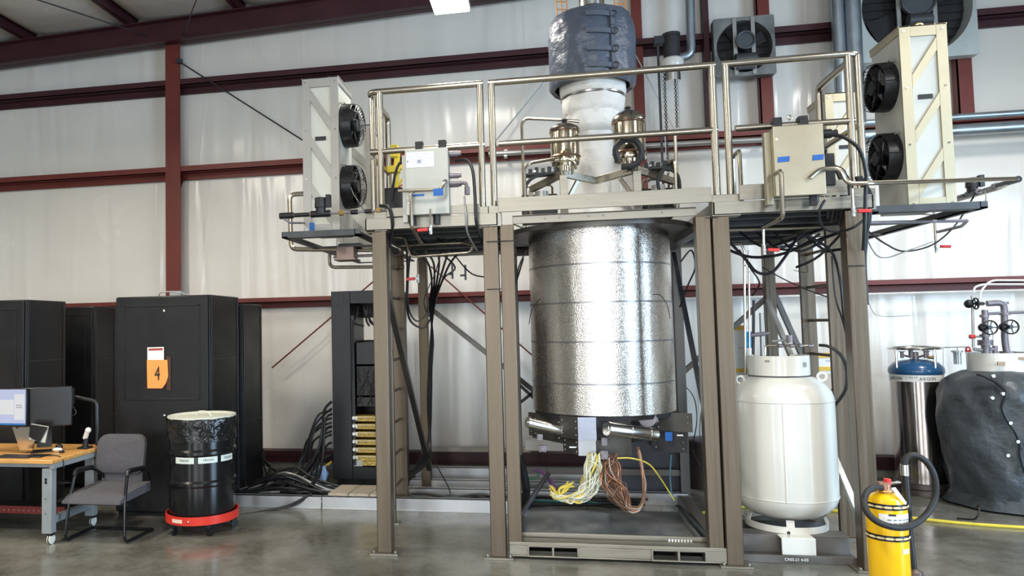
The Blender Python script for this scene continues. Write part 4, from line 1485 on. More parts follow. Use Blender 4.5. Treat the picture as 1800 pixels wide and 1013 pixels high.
# right bay
cab([(1282, 425, 6.2), (1310, 455, 6.2), (1330, 478, 6.2), (1355, 480, 6.2), (1378, 455, 6.2), (1400, 420, 6.3)], .012, 'thick black cable sagging in a U under the right bay')
cab([(1282, 440, 6.3), (1320, 452, 6.3), (1370, 448, 6.3), (1430, 425, 6.2), (1488, 405, 6.0)], .012, 'thick black cable rising to the right leg under the right bay')
cab([(1405, 412, 6.1), (1440, 425, 6.1), (1466, 450, 6.1), (1478, 500, 6.0), (1484, 560, 6.0), (1492, 600, 6.0)], .011, 'thick black cable arching to the inside of the right front leg')
cab([(1410, 410, 6.2), (1450, 440, 6.2), (1466, 440, 6.1), (1488, 437, 6.0)], .011, 'black cable running to the right front leg just under the deck')
cab([(1462, 450, 6.1), (1468, 520, 6.1), (1480, 560, 6.0), (1488, 590, 5.9)], .006, 'thin black cable in front of the right ladder')
cab([(1447, 238, 5.55), (1480, 240, 5.5), (1510, 262, 5.5), (1522, 300, 5.52), (1522, 330, 5.55), (1520, 400, 5.6), (1518, 440, 5.65)], .013, 'thick black cable arching from the steel box over the right post')
cab([(1450, 352, 5.6), (1440, 372, 5.6), (1445, 398, 5.65), (1470, 408, 5.7), (1500, 400, 5.6), (1520, 385, 5.6)], .009, 'black cable looping under the right corner of the steel box')
cab([(1455, 310, 5.7), (1480, 330, 5.7), (1500, 380, 5.75), (1490, 398, 5.8), (1440, 450, 6.0), (1400, 470, 6.2)], .010, 'black cable behind the steel box running down left')
for k in range(3):
    cab([(1505 + 4 * k, 310, 5.72), (1526 + 3 * k, 345, 5.72), (1530 - 2 * k, 380, 5.72), (1522 + k, 420, 5.75), (1519 + k, 460, 5.75), (1521 + 2 * k, 520 + 8 * k, 5.75)], .010,
        ['black cable hanging beside the right front leg, innermost', 'black cable hanging beside the right front leg, middle', 'black cable hanging beside the right front leg, outermost'][k])
cab([(1524, 405, 5.9), (1555, 428, 6.2), (1590, 442, 6.6), (1640, 430, 7.0), (1680, 395, 7.2), (1712, 345, 7.1)], .007, 'thin dark cable sagging below the right outrigger, lower curve')
cab([(1524, 420, 5.9), (1540, 448, 6.0), (1560, 453, 6.2), (1590, 443, 6.5), (1640, 425, 7.0)], .005, 'thinner cable below the right outrigger, upper curve', PIPEG)
cab([(1730, 330, 6.9), (1733, 350, 6.9), (1725, 362, 7.0), (1700, 375, 7.1)], .004, 'thin grey wire loop by the right valve train', PIPEG)
cab([(1322, 520, 7.0), (1335, 498, 6.9), (1318, 470, 6.6), (1300, 440, 6.4)], .007, 'black cable curling beside the rear right leg')
cab([(1340, 470, 6.6), (1380, 492, 6.6), (1425, 512, 6.6), (1470, 527, 6.6)], .005, 'thin black cable with a plug running behind the right ladder')
cab([(1395, 475, 7.0), (1420, 478, 7.0), (1410, 446, 7.0)], .003, 'thin dark wire loop behind the right bay')
cab([(1262, 383, 5.7), (1240, 383, 5.7)], .003, 'short dark tie at the centre right leg')
cab([(1197, 460, 6.9), (1215, 440, 6.6), (1222, 470, 6.4), (1210, 500, 6.6), (1195, 540, 6.9)], .007, 'dark cable knot right of the foil vessel top')
cab([(920, 455, 6.5), (906, 500, 6.4), (912, 470, 6.4), (925, 440, 6.4)], .007, 'dark cable hanging left of the foil vessel top')
cab([(950, 525, 5.98), (935, 545, 6.02), (930, 570, 6.1)], .003, 'thin wire taped to the left side of the foil vessel')
cab([(1147, 518, 5.99), (1160, 519, 6.02), (1172, 535, 6.1), (1178, 560, 6.2)], .003, 'thin wire taped to the right side of the foil vessel')
cab([(1205, 680, 6.8), (1220, 700, 6.4), (1225, 740, 6.2), (1218, 790, 6.4), (1232, 820, 6.2)], .004, 'thin dark wire hanging right of the vessel underside')
cab([(1232, 640, 6.4), (1234, 700, 6.2), (1230, 760, 6.2), (1236, 800, 6.1)], .004, 'thin dark wire beside the skid right leg')
for x0_, x1_, y_, zz_ in ((-.46, -.20, 505, 0), (2.10, 2.26, 0, 0)):
    pass
for a, b_, y_, n in ((856, 881, 509, 'centre left'), (855, 886, 425, 'centre left, upper'), (1486, 1520, 468, 'right front'), (880, 908, 424, 'skid left')):
    p, q = U(a, y_, Y=5.69), U(b_, y_ - 1, Y=5.69)
    tag(obj('cable_tie', G().cyl(p, q, .004, n=6), CABLE), 'thin black tie around the %s leg' % n, 'cable tie')

cab([(800, 283, 5.66), (820, 282, 5.62), (831, 300, 5.6), (835, 345, 5.6), (838, 395, 5.62), (850, 432, 5.8)], .013, 'thick black cable from the grey box down beside the centre left post')
cab([(816, 345, 5.66), (819, 380, 5.64), (822, 410, 5.7), (838, 440, 5.9)], .008, 'grey hose dropping from the elbow beside the grey box', PIPEG)
cab([(688, 352, 6.1), (694, 310, 6.1), (702, 288, 6.1), (713, 286, 6.1), (718, 312, 6.15), (708, 345, 6.2)], .012, 'black cable looping in front of the yellow bracket')
cab([(668, 362, 5.68), (684, 366, 5.66), (690, 400, 5.7), (684, 430, 5.9), (700, 440, 6.1)], .014, 'thick black cable at the left front post below the black box')
for k, (dx_, dy_) in enumerate(((0, 0), (7, 8), (14, 2), (20, 12))):
    cab([(1452 + dx_, 290 + dy_, 5.75), (1470 + dx_, 300 + dy_, 5.72), (1478 + dx_ * .6, 330 + dy_, 5.72), (1460 + dx_, 352 + dy_, 5.75), (1455 + dx_, 385 + dy_, 5.8)], .011,
        ['leftmost', 'second', 'third', 'rightmost'][k] + ' of the black cables bunched between the steel box and the right post')
for k in range(3):
    cab([(700 + 30 * k, 412, 6.6), (730 + 30 * k, 432, 6.4), (770 + 22 * k, 424, 6.5), (812 + 12 * k, 410, 6.8)], .009,
        ['left', 'middle', 'right'][k] + ' of three dark cables swagged just under the left bay deck')
    cab([(1300 + 30 * k, 408, 6.5), (1335 + 30 * k, 432 + 4 * k, 6.4), (1375 + 25 * k, 436, 6.4), (1420 + 20 * k, 412, 6.6)], .010,
        ['left', 'middle', 'right'][k] + ' of three dark cables swagged just under the right bay deck')

# vessel wiring
def bundle(name, paths, r, m, label, n):
    t = thing(name, label, 'cable bundle', paths[0][0])
    for k in range(n):
        rnd = random.Random(k * 7 + len(label))
        off = [Vector((rnd.uniform(-1, 1), rnd.uniform(-1, 1), rnd.uniform(-1, 1))) for _ in paths]
        pts = [p + Vector((o.x * s_, o.y * s_, o.z * s_ * .7)) for (p, s_), o in zip(paths, off)]
        mm = m[k % len(m)] if isinstance(m, list) else m
        obj('wire', G().tube(pts, r, 5, 4), mm, t)
    return t


Z_ = lambda a, b_, y: U(a, b_, Y=y)
bundle('wire_bundle', [(Z_(1045, 803, 6.02), .05), (Z_(1043, 830, 6.0), .07), (Z_(1034, 858, 5.98), .075), (Z_(1012, 876, 5.98), .05), (Z_(985, 876, 6.0), .035), (Z_(972, 868, 6.05), .025)],
       .006, [GREYW, GREYW, mat('white_wire', (.72, .72, .66), .5), GREYW, YELW], 'drooping bundle of cream and white wires under the vessel', 40)
bundle('wire_bundle', [(Z_(1005, 852, 6.03), .03), (Z_(990, 862, 6.0), .03), (Z_(978, 872, 6.0), .025), (Z_(970, 856, 6.1), .02)], .006, YELW, 'short bundle of yellow wires left of the cream bundle', 9)
bundle('wire_bundle', [(Z_(940, 825, 6.5), .015), (Z_(955, 832, 6.4), .022), (Z_(968, 850, 6.3), .025), (Z_(980, 872, 6.15), .02)], .007, PURPW, 'bundle of purple wires left of the vessel wiring', 8)
bundle('wire_bundle', [(Z_(1074, 804, 6.02), .05), (Z_(1072, 835, 6.0), .085), (Z_(1084, 866, 5.97), .08), (Z_(1105, 895, 5.97), .03), (Z_(1128, 888, 5.98), .012), (Z_(1133, 850, 6.0), .012), (Z_(1124, 800, 6.05), .012), (Z_(1122, 788, 6.1), .008)],
       .0042, [mat('dark_copper_wire', (.16, .075, .045), .45, .3), mat('brown_wire', (.16, .09, .06), .5), mat('brown_wire', (.16, .09, .06), .5), COPPER, mat('tan_wire', (.42, .33, .26), .5), mat('brown_wire', (.16, .09, .06), .5)], 'drooping bundle of copper-brown wires looping up at the right', 44)
hose('cable', [Z_(1085, 806, 6.0), Z_(1110, 806, 6.0), Z_(1140, 816, 6.05), Z_(1160, 840, 6.1), Z_(1185, 880, 6.3)], .006, YELW, 'yellow cord arching from the vessel wiring down to the right')
hose('cable', [Z_(915, 815, 6.9), Z_(925, 838, 6.9), Z_(940, 842, 6.9), Z_(950, 830, 6.9)], .008, mat('green_cord', (.03, .16, .09), .5), 'green cord coiled on the skid cross rail at the left')
hose('blue_tubing', [Z_(1180, 800, 6.9), Z_(1178, 840, 6.9), Z_(1182, 882, 6.9)], .007, mat('pale_blue_tube', (.20, .42, .60), .4), 'pale blue tubing hanging in front of the dark cabinet behind the skid')
hose('grey_hose', [(-.25, 6.6, .62), (-.2, 6.6, .30), (-.3, 6.7, .05)], .035, BLACKP, 'thick dark duct dropping at the left inside of the skid', 'hose')
# dark cabinet standing behind the skid
t = thing('floor_cabinet', 'dark low cabinet standing behind the skid, under the vessel', 'cabinet', (1.0, 7.9, 0))
obj('body', G().box(.60, 1.30, 7.72, 8.25, .0, .92), DARKST, t, .01)
obj('door', G().box(.62, 1.28, 7.705, 7.72, .05, .88), mat('dark_slate_panel', (.05, .055, .065), .4, .2, .1, 4), t, .004)
obj('edge_trim', G().box(1.285, 1.30, 7.70, 7.72, .0, .92), ALU, t)
t = thing('small_barrel', 'brown drum behind the skid, low between the frame and the white tank', 'barrel', (1.62, 8.3, 0))
obj('body', G().lathe([(.15, 0), (.15, .5), (.155, .51), (.15, .52), (.12, .53)], (1.62, 8.35, 0), 24), mat('brown_drum', (.06, .045, .04), .4), t)
obj('lid_ring', G().lathe([(.152, .49), (.16, .50), (.16, .515), (.152, .525)], (1.62, 8.35, 0), 24, cap=False), IRON, t)
# ================================================================== BLACK CABINETS at the left
CABM = mat('cabinet_black', (.0105, .0105, .012), .42, .1, .15, 5, rvar=.06)
CABS = mat('cabinet_side', (.008, .008, .010), .38, .1, .15, 5, rvar=.06)


def cabinet(x0, x1, y0, y1, z1, label, detail=True):
    t = thing('server_cabinet', label, 'cabinet', ((x0 + x1) / 2, (y0 + y1) / 2, 0))
    obj('carcass', G().box(x0, x1, y0 + .03, y1, .03, z1), CABS, t, .008)
    g = G()
    for yy in (.33, .66):
        z = z1 * (.38 if yy < .5 else .70)
        g.box(x1, x1 + .006, y0 + .06, y1 - .04, z, z + .018)
    g.box(x1, x1 + .006, y0 + .045, y0 + .075, .06, z1 - .02).box(x1, x1 + .006, y1 - .05, y1 - .02, .06, z1 - .02)
    obj('side_rail', g, mat('cabinet_trim', (.028, .028, .034), .4, .2, .1, 5), t, .002)
    d = obj('door', G().box(x0 + .01, x1 - .01, y0, y0 + .026, .05, z1 - .01), CABM, t, .004)
    g = G()
    a, b, c, e = x0 + .10, x1 - .09, z1 * .525, z1 - .09
    g.box(a, b, y0 - .006, y0, c, c + .012).box(a, b, y0 - .006, y0, e - .012, e)
    g.box(a, a + .012, y0 - .006, y0, c, e).box(b - .012, b, y0 - .006, y0, c, e)
    obj('door_panel', g, CABM, d, .002)
    if detail:
        for z in (z1 * .93, z1 * .455):
            g = G().lathe([(.013, 0), (.013, -.012), (.007, -.016)], ((x0 + x1) / 2 + .035, y0, z), 14, 'Y')
            obj('lock', g, CHROME, d)
    obj('plinth', G().box(x0 + .02, x1 - .02, y0 + .03, y1 - .02, 0, .03), BLACKP, t)
    return t


c4 = cabinet(-4.13, -3.15, 6.60, 7.31, 2.11, 'black equipment cabinet with an orange number 4 sheet on its door')
cabinet(-4.0, -3.15, 7.38, 7.96, 2.045, 'black cabinet directly behind the one with the orange sheet', False)
cabinet(-6.12, -5.13, 6.60, 7.26, 2.115, 'black cabinet at the left edge behind the monitors')
cabinet(-5.95, -5.10, 7.70, 8.18, 2.075, 'black cabinet set back between the left edge cabinet and the numbered one', False)
t = thing('number_sheet', 'torn orange sheet reading 4 taped to the black cabinet door', 'sign', (-3.67, 6.59, 1.2))
P4 = [U(258, 633, Y=6.588), U(294, 633, Y=6.588), U(295.5, 662, Y=6.588), U(291, 675, Y=6.588), U(285, 683, Y=6.588), U(259, 683, Y=6.588)]
obj('sheet', G().prism(P4, (0, .002, 0)), ORANGE, t)
c = U(276.5, 658, Y=6.584)
text('numeral', '4', .19, INK, t, c, sx=.62, ext=.0006)
s2 = [U(259, 611, Y=6.592), U(288, 610, Y=6.592), U(288, 634, Y=6.592), U(259, 634, Y=6.592)]
o = obj('white_card', G().prism(s2, (0, .002, 0)), WPAPER, t)
s3 = [U(261, 613, Y=6.5915), U(286, 612, Y=6.5915), U(286, 616, Y=6.5915), U(261, 617, Y=6.5915)]
obj('red_heading', G().prism(s3, (0, .0006, 0)), mat('red_print', (.35, .06, .05), .7), o)
obj('tape', G().box(P4[1].x - .01, P4[1].x + .035, 6.592, 6.594, P4[4].z - .02, P4[1].z + .03), mat('brown_tape', (.07, .035, .02), .3), t)
g = G().tube([(-3.78, 6.8, 2.115), (-3.72, 6.75, 2.15), (-3.60, 6.75, 2.155), (-3.45, 6.8, 2.12)], .006).box(-3.66, -3.54, 6.8, 6.9, 2.11, 2.165)
tag(obj('adapter_box', g, mat('pale_grey_plastic', (.35, .35, .34), .5)), 'small grey adapter with a cord on top of the numbered cabinet', 'adapter')

# ================================================================== OPEN RACK
t = thing('equipment_rack', 'open-front black rack full of gold connector cards, behind the left ladder', 'rack', (-1.94, 8.2, .12))
X0, X1, Y0, Y1, ZT = -2.31, -1.58, 7.88, 8.50, 2.17
obj('left_post', G().box(X0, X0 + .215, Y0, Y1, .12, ZT), RACKD, t, .004)
obj('right_panel', G().box(X1 - .03, X1, Y0, Y1, .12, ZT), mat('rack_side_slate', (.07, .075, .085), .4, .3, .1, 4), t, .004)
obj('top_cap', G().box(X0 + .215, X1 - .03, Y0, Y1, ZT - .14, ZT), RACKD, t, .004)
obj('bottom_cap', G().box(X0 + .215, X1 - .03, Y0, Y1, .12, .255), RACKD, t, .004)
g = G().box(X0 + .215, X1 - .03, Y1 - .02, Y1, .255, 1.62).box(X0 + .215, X1 - .03, Y1 - .02, Y1, 1.88, ZT - .14)
obj('back_panel', g, RACKD, t)
g = G().box(X0 + .215, X0 + .25, Y0 + .02, Y0 + .04, .27, 1.9)
obj('inner_rail', g, BLACKP, t)
for k, z in enumerate((.77, .685, .60, .515, .43, .345)):
    s = obj('connector_shelf', G().box(X0 + .22, X1 - .03, Y0 + .03, Y0 + .25, z - .028, z + .028), PCB, t, .003)
    obj('shelf_front', G().box(X0 + .22, X1 - .03, Y0 + .012, Y0 + .03, z + .012, z + .03), mat('cream_card', (.60, .48, .22), .5), s)
    obj('shelf_latch', G().cyl((X0 + .235, Y0 + .0, z + .01), (X0 + .235, Y0 + .03, z + .01), .018, n=14).box(X0 + .255, X0 + .275, Y0 + .005, Y0 + .03, z - .01, z + .03), CHROME, s)
obj('white_strip', G().box(X0 + .50, X1 - .03, Y0 + .005, Y0 + .012, .345, .372), WPAPER, t)
s = obj('bottom_module', G().box(X0 + .32, X1 - .03, Y0 + .02, Y0 + .3, .265, .315), PCB, t, .004)
obj('module_plate', G().box(X0 + .22, X0 + .32, Y0 + .03, Y0 + .05, .258, .32), PIPEG, t)
for z0, z1, m, nm in ((1.02, 1.34, EQUIP, 'equipment_unit'), (.90, 1.0, mat('grey_units', (.035, .035, .04), .5, .2, .7, 30), 'equipment_unit'), (1.36, 1.60, RACKD, 'equipment_unit')):
    obj(nm, G().box(X0 + .26, X1 - .05, Y0 + .06, Y0 + .4, z0, z1), m, t, .004)
g = G()
for k in range(7):
    x = X0 + .28 + k * .06
    g.tube([(x, Y0 + .06, 1.32), (x + .03 * math.sin(k * 2), Y0 + .03, 1.2), (x + .05 * math.cos(k * 3), Y0 + .04, 1.05), (x - .02, Y0 + .05, .92)], .006, 5)
    g.tube([(x, Y0 + .1, 2.0), (x + .04 * math.sin(k * 1.7), Y0 + .07, 1.92), (x - .05 * math.cos(k * 2.3), Y0 + .1, 1.82 + .02 * (k % 3)), (x + .06, Y0 + .12, 1.78)], .012, 5)
g.tube([(X0 + .24, Y0 + .01, 1.85), (X0 + .23, Y0 + .0, 1.5), (X0 + .21, Y0 + .0, 1.1), (X0 + .20, Y0 + .0, .95)], .004, 5)
obj('inner_cable', g, mat('dark_grey_cable', (.03, .03, .032), .5), t)
pieces('vent_panel', G().box(X0 + .04, X0 + .14, Y0 - .003, Y0, 2.03, 2.12).box(X0 + .04, X0 + .12, Y0 - .003, Y0, 1.93, 1.97), mat('slate_outline', (.022, .024, .03), .4), t)
g = G().box(X1, X1 + .002, 8.12, 8.30, 1.42, 1.82)
obj('peach_notice', g, mat('peach_paper', (.62, .38, .24), .7), t)
obj('white_notice', G().box(X1, X1 + .0025, 8.10, 8.26, 1.70, 1.88), WPAPER, t)
obj('plinth', G().box(X0 + .03, X1 - .03, Y0 + .03, Y1 - .03, .0, .12), BLACKP, t)

# ================================================================== FLOOR RACEWAY
for (x0, x1, y0, y1, z1, lbl) in ((-3.12, -2.2, 7.06, 7.09, .12, 'aluminium raceway edge on the floor, left length beside the drum'),
                                  (-2.19, -.2, 7.06, 7.09, .122, 'aluminium raceway edge on the floor, longer length under the left platform bay'),):
    g = G().box(x0, x1, y0, y1, 0, z1).box(x0, x1, y0, y0 + .06, z1 - .008, z1).box(x0, x1, y0 - .012, y0, 0, .012)
    for k in range(4):
        g.cyl((x1 - .1 - (k % 2) * .06, y0 - .003, .04 + .05 * (k // 2)), (x1 - .1 - (k % 2) * .06, y0, .04 + .05 * (k // 2)), .005, n=6)
    tag(obj('raceway_edge', g, ALU, None, .002), lbl, 'cable channel')
for y0, z1, lbl in ((7.52, .115, 'second aluminium raceway rail behind the cables, left bay'), (8.02, .10, 'third aluminium raceway rail, left bay'), (8.42, .16, 'rearmost aluminium raceway rail near the wall')):
    tag(obj('raceway_rail', G().box(-1.5 if y0 > 7.6 else -3.1, 1.3, y0, y0 + .03, 0, z1).box(-1.5 if y0 > 7.6 else -3.1, 1.3, y0, y0 + .10, z1 - .006, z1), ALU, None, .002), lbl, 'rail')
tag(obj('yellow_tag', G().box(-1.60, -1.53, 7.045, 7.058, .045, .115), mat('yellow_tape', (.80, .68, .02), .5)), 'yellow tape mark on the raceway edge next to the left front leg', 'tape')
for k in range(3):
    x = -2.14 + k * .21
    g = G().prism([(x, 7.10, .122), (x + .20, 7.10, .122), (x + .23, 7.50, .122), (x + .03, 7.50, .122)], (0, 0, .022))
    tag(obj('floor_plank', g, WOODP), ['leftmost of three weathered grey floor boards in front of the rack', 'middle weathered grey floor board in front of the rack', 'rightmost weathered grey floor board, partly behind the leg'][k], 'board', 'floor boards in front of the rack')
tag(obj('yellow_plank', G().box(-1.55, -.45, 8.72, 8.86, .0, .10), mat('straw_board', (.58, .46, .22), .6)), 'pale yellow board lying along the wall behind the left bay', 'board')
tag(obj('wall_board', G().box(-1.5, -.2, 8.9, 8.94, .26, .31), mat('beige_trim', (.45, .41, .33), .6)), 'beige strip along the wall base behind the left bay', 'strip')
tag(obj('packing_paper', G().box(-.26, .35, 8.8, 8.9, .30, .42), WPAPER), 'white box edge seen through the skid near the wall', 'box')
hose_pts = [[(583, 706, 7.95), (570, 722, 7.9), (566, 760, 7.8), (555, 800, 7.7), (520, 850, 7.4)],
            [(583, 722, 7.95), (560, 730, 7.9), (545, 765, 7.8), (535, 800, 7.6), (500, 848, 7.4)],
            [(583, 735, 7.95), (568, 742, 7.9), (552, 760, 7.8), (540, 800, 7.7), (515, 855, 7.3)],
            [(583, 750, 7.95), (572, 757, 7.9), (560, 790, 7.8), (530, 830, 7.5), (490, 858, 7.3)],
            [(583, 764, 7.95), (570, 772, 7.9), (562, 800, 7.8), (552, 845, 7.4), (530, 862, 7.2)],
            [(583, 778, 7.95), (573, 785, 7.9), (556, 815, 7.7), (540, 850, 7.4), (560, 862, 7.2)],
            [(583, 790, 7.95), (565, 792, 7.9), (548, 820, 7.7), (520, 845, 7.5), (475, 862, 7.3)],
            [(583, 718, 7.95), (556, 745, 7.85), (540, 790, 7.7), (528, 830, 7.5), (505, 862, 7.2)],
            [(583, 743, 7.95), (563, 752, 7.9), (540, 775, 7.8), (525, 815, 7.6), (480, 852, 7.4)],
            [(583, 800, 7.95), (568, 810, 7.85), (560, 840, 7.5), (545, 862, 7.3), (580, 868, 7.15)],
            [(583, 728, 7.95), (572, 740, 7.85), (568, 800, 7.75), (558, 840, 7.5), (540, 860, 7.3)],
            [(583, 758, 7.95), (552, 775, 7.85), (545, 810, 7.7), (535, 850, 7.4), (570, 866, 7.2)]]
wh = ['topmost', 'second', 'third', 'fourth', 'fifth', 'sixth', 'lowest but two', 'wide swinging', 'loosest', 'lowest', 'straightest', 'most sagging']
for k, p in enumerate(hose_pts):
    hose('cable', [U(a, b_, Y=y) for a, b_, y in p], .0125 + .003 * (k % 3 == 0), CABLE,
         'black cable from the open rack side to the floor, %s one' % wh[k], 'cable', None, 7, smooth=6)
fl = []
rnd = random.Random(11)
fnames = ['along the left end of', 'across the front of', 'through the middle of', 'along the back of', 'over the top of', 'at the cabinet side of', 'at the rack side of',
          'beneath the rest of', 'in a low arc over', 'half buried in', 'lying slack on', 'crossing', 'in a wide loop over', 'looping round', 'hugging the rail under', 'twisting through', 'bridging', 'curled up inside']
for k in range(18):
    x = -3.12
    y = 7.13 + (k % 6) * .065
    pts = []
    while x < -1.5:
        hump = .10 * math.exp(-((x + 2.65) / .35) ** 2) * (k % 3)
        pts.append((x, y + rnd.uniform(-.05, .05), .03 + .018 * (k % 4) + hump + rnd.uniform(0, .035)))
        x += rnd.uniform(.14, .26)
    hose('cable', pts, .013, CABLE if k % 5 else PIPEG, 'floor cable running %s the black cable pile left of the rack' % fnames[k], 'cable', None, 6)
for k in range(7):
    x = -1.42
    y = 7.15 + k * .05
    pts = []
    while x < .95:
        pts.append((x, y + rnd.uniform(-.04, .04), .04 + .015 * (k % 3) + rnd.uniform(0, .03)))
        x += rnd.uniform(.15, .3)
    hose('cable', pts, .012, CABLE if k != 2 else mat('teal_cable', (.02, .10, .09), .5), 'raceway cable behind the front legs, %s from the front' % ['nearest', 'second', 'third, teal', 'fourth', 'fifth', 'sixth', 'farthest'][k], 'cable', None, 6)
for k, pp in enumerate(([(462, 790, 7.9), (468, 815, 7.8), (490, 830, 7.7), (520, 835, 7.6)], [(460, 800, 7.9), (466, 825, 7.8), (480, 845, 7.7), (515, 838, 7.7)], [(461, 810, 7.9), (475, 820, 7.7), (470, 850, 7.5), (500, 850, 7.5)])):
    hose('cable', [U(a, b_, Y=y) for a, b_, y in pp], .012, CABLE, 'short black cable spilling from the numbered cabinet row, %s' % ['upper', 'middle', 'lower'][k])
hose('cable', [U(548, 868, Y=7.08), U(530, 878, Y=7.03), U(505, 890, Y=7.0), U(460, 900, Y=6.9), U(418, 907, Y=6.75)], .012, CABLE, 'black cable slipping over the raceway edge and along the floor to the drum')
hose('cable', [U(540, 872, Y=7.07), U(520, 888, Y=7.0), U(480, 897, Y=6.95), U(430, 904, Y=6.8)], .009, CABLE, 'thinner black cable beside the one slipping over the raceway edge')
hose('cable', [U(583, 812, Y=7.95), U(566, 825, Y=7.8), U(562, 838, Y=7.6)], .012, mat('ochre_cable', (.50, .33, .04), .5), 'short ochre cable stub at the lower left of the rack')
hose('cable', [U(583, 816, Y=7.95), U(550, 830, Y=7.6), U(515, 848, Y=7.3)], .008, PIPEG, 'grey straight cable crossing the black pile left of the rack')
g = G().lathe([(.07, .13), (.08, .2), (.05, .27), (.02, .29)], (-2.42, 7.75, 0), 14, f=lambda a, z: .012 * math.sin(4 * a + 30 * z))
tag(obj('plastic_bag', g, mat('pale_blue_plastic', (.25, .40, .62), .25, 0, .3, 12, bump=.5, bscale=20)), 'crumpled pale blue plastic bag at the foot of the rack', 'bag')

# ================================================================== TRASH DRUM
dx, dy = -3.05, 6.25
t = thing('trash_drum', 'black steel drum with liner and TRASH labels on a red dolly', 'trash can', (dx, dy, 0))
prof = [(.20, .135), (.283, .135), (.287, .15)]
for z in (.44, .705):
    prof += [(.285, z - .03), (.298, z - .012), (.298, z + .012), (.285, z + .03)]
prof += [(.285, .98), (.27, .985)]
o = obj('drum_body', G().lathe(prof, (dx, dy, 0), 64), BLACKG, t)
obj('liner_bag', G().lathe([(.302, .80), (.300, .86), (.302, .93), (.303, .985), (.296, 1.0), (.28, .995)], (dx, dy, 0), 80, cap=False,
    f=lambda a, z: .007 * math.sin(9 * a + 25 * z) + .004 * math.sin(23 * a - 40 * z)), mat('black_liner', (.010, .010, .011), .16, 0, .2, 8, bump=.8, bscale=14, bdist=.03), t)
LIDM = mat('cream_lid', (.60, .60, .50), .5, 0, .05, 6)
l = obj('lid', G().lathe([(.294, .992), (.300, 1.000), (.298, 1.012), (.27, 1.010), (.255, .998), (.05, 1.002)], (dx, dy, 0), 64), LIDM, t)
obj('lid_handle', G().bend([(dx - .06, dy, 1.0), (dx - .03, dy - .01, 1.04), (dx + .05, dy - .01, 1.04), (dx + .09, dy, 1.0)], .008, .03), LIDM, l)


def curved_label(a0, a1, z0, z1, R, m, parent, nm='label_plate'):
    g = G()
    n = 8
    prev = None
    for i in range(n + 1):
        a = a0 + (a1 - a0) * i / n
        cur = [g.bm.verts.new((dx + r * math.cos(a), dy + r * math.sin(a), z)) for r, z in ((R, z0), (R, z1), (R + .003, z1), (R + .003, z0))]
        if prev:
            for q in range(4):
                g.bm.faces.new((prev[q], prev[(q + 1) % 4], cur[(q + 1) % 4], cur[q]))
        else:
            g.bm.faces.new(cur)
        prev = cur
    g.bm.faces.new(prev[::-1])
    return obj(nm, g, m, parent)


GREENISH = mat('pale_green_label', (.62, .68, .62), .5, 0, .04, 8)
base_a = math.atan2(-dy, -dx)
for k, (d0, d1) in enumerate(((-50, -14), (-7, 26), (33, 62))):
    a0, a1 = base_a + math.radians(d0), base_a + math.radians(d1)
    lp = curved_label(a0, a1, .622, .675, .2865, GREENISH, t)
    # one letter at a time round the curve
    for q, ch in enumerate('TRASH'):
        a = (a0 + a1) / 2 + math.radians((q - 2) * 3.7)
        rr = Vector((math.cos(a), math.sin(a), 0))
        text('lettering', ch, .026, INK, lp, Vector((dx, dy, .649)) + rr * .2905, right=(-rr.y, rr.x, 0), sx=1.1)
t = thing('drum_dolly', 'red round dolly on casters under the black drum', 'dolly', (dx, dy, 0))
DREDM = mat('dolly_red', (.62, .035, .02), .35, 0, .06, 6)
obj('ring', G().lathe([(.305, .105), (.318, .105), (.318, .175), (.305, .175), (.305, .13), (.0, .13), (.0, .12), (.300, .12)], (dx, dy, 0), 64, cap=False), DREDM, t)
lp = None
a = base_a + math.radians(-42)
g = G()
prev = None
for i in range(6):
    q = base_a + math.radians(-52 + i * 4)
    cur = [g.bm.verts.new((dx + r * math.cos(q), dy + r * math.sin(q), z)) for r, z in ((.3185, .125), (.3185, .155), (.3205, .155), (.3205, .125))]
    if prev:
        for w_ in range(4):
            g.bm.faces.new((prev[w_], prev[(w_ + 1) % 4], cur[(w_ + 1) % 4], cur[w_]))
    prev = cur
obj('sticker', g, mat('pale_sticker', (.80, .62, .5), .5), t)
q = base_a + math.radians(-22)
obj('rivet', G().sphere((dx + .32 * math.cos(q), dy + .32 * math.sin(q), .14), .010, 10), CHROME, t)
for k in range(5):
    a = base_a + math.radians(12 + 72 * k)
    c = Vector((dx + .275 * math.cos(a), dy + .275 * math.sin(a), 0))
    e = Vector((-math.sin(a + .5), math.cos(a + .5), 0))
    w_ = obj('caster', G().cyl(c + Vector((0, 0, .035)) - e * .012, c + Vector((0, 0, .035)) + e * .012, .035, n=20), BLACKP, t)
    obj('caster_fork', G().box(c.x - .02, c.x + .02, c.y - .02, c.y + .02, .07, .11), BLACKP, w_)

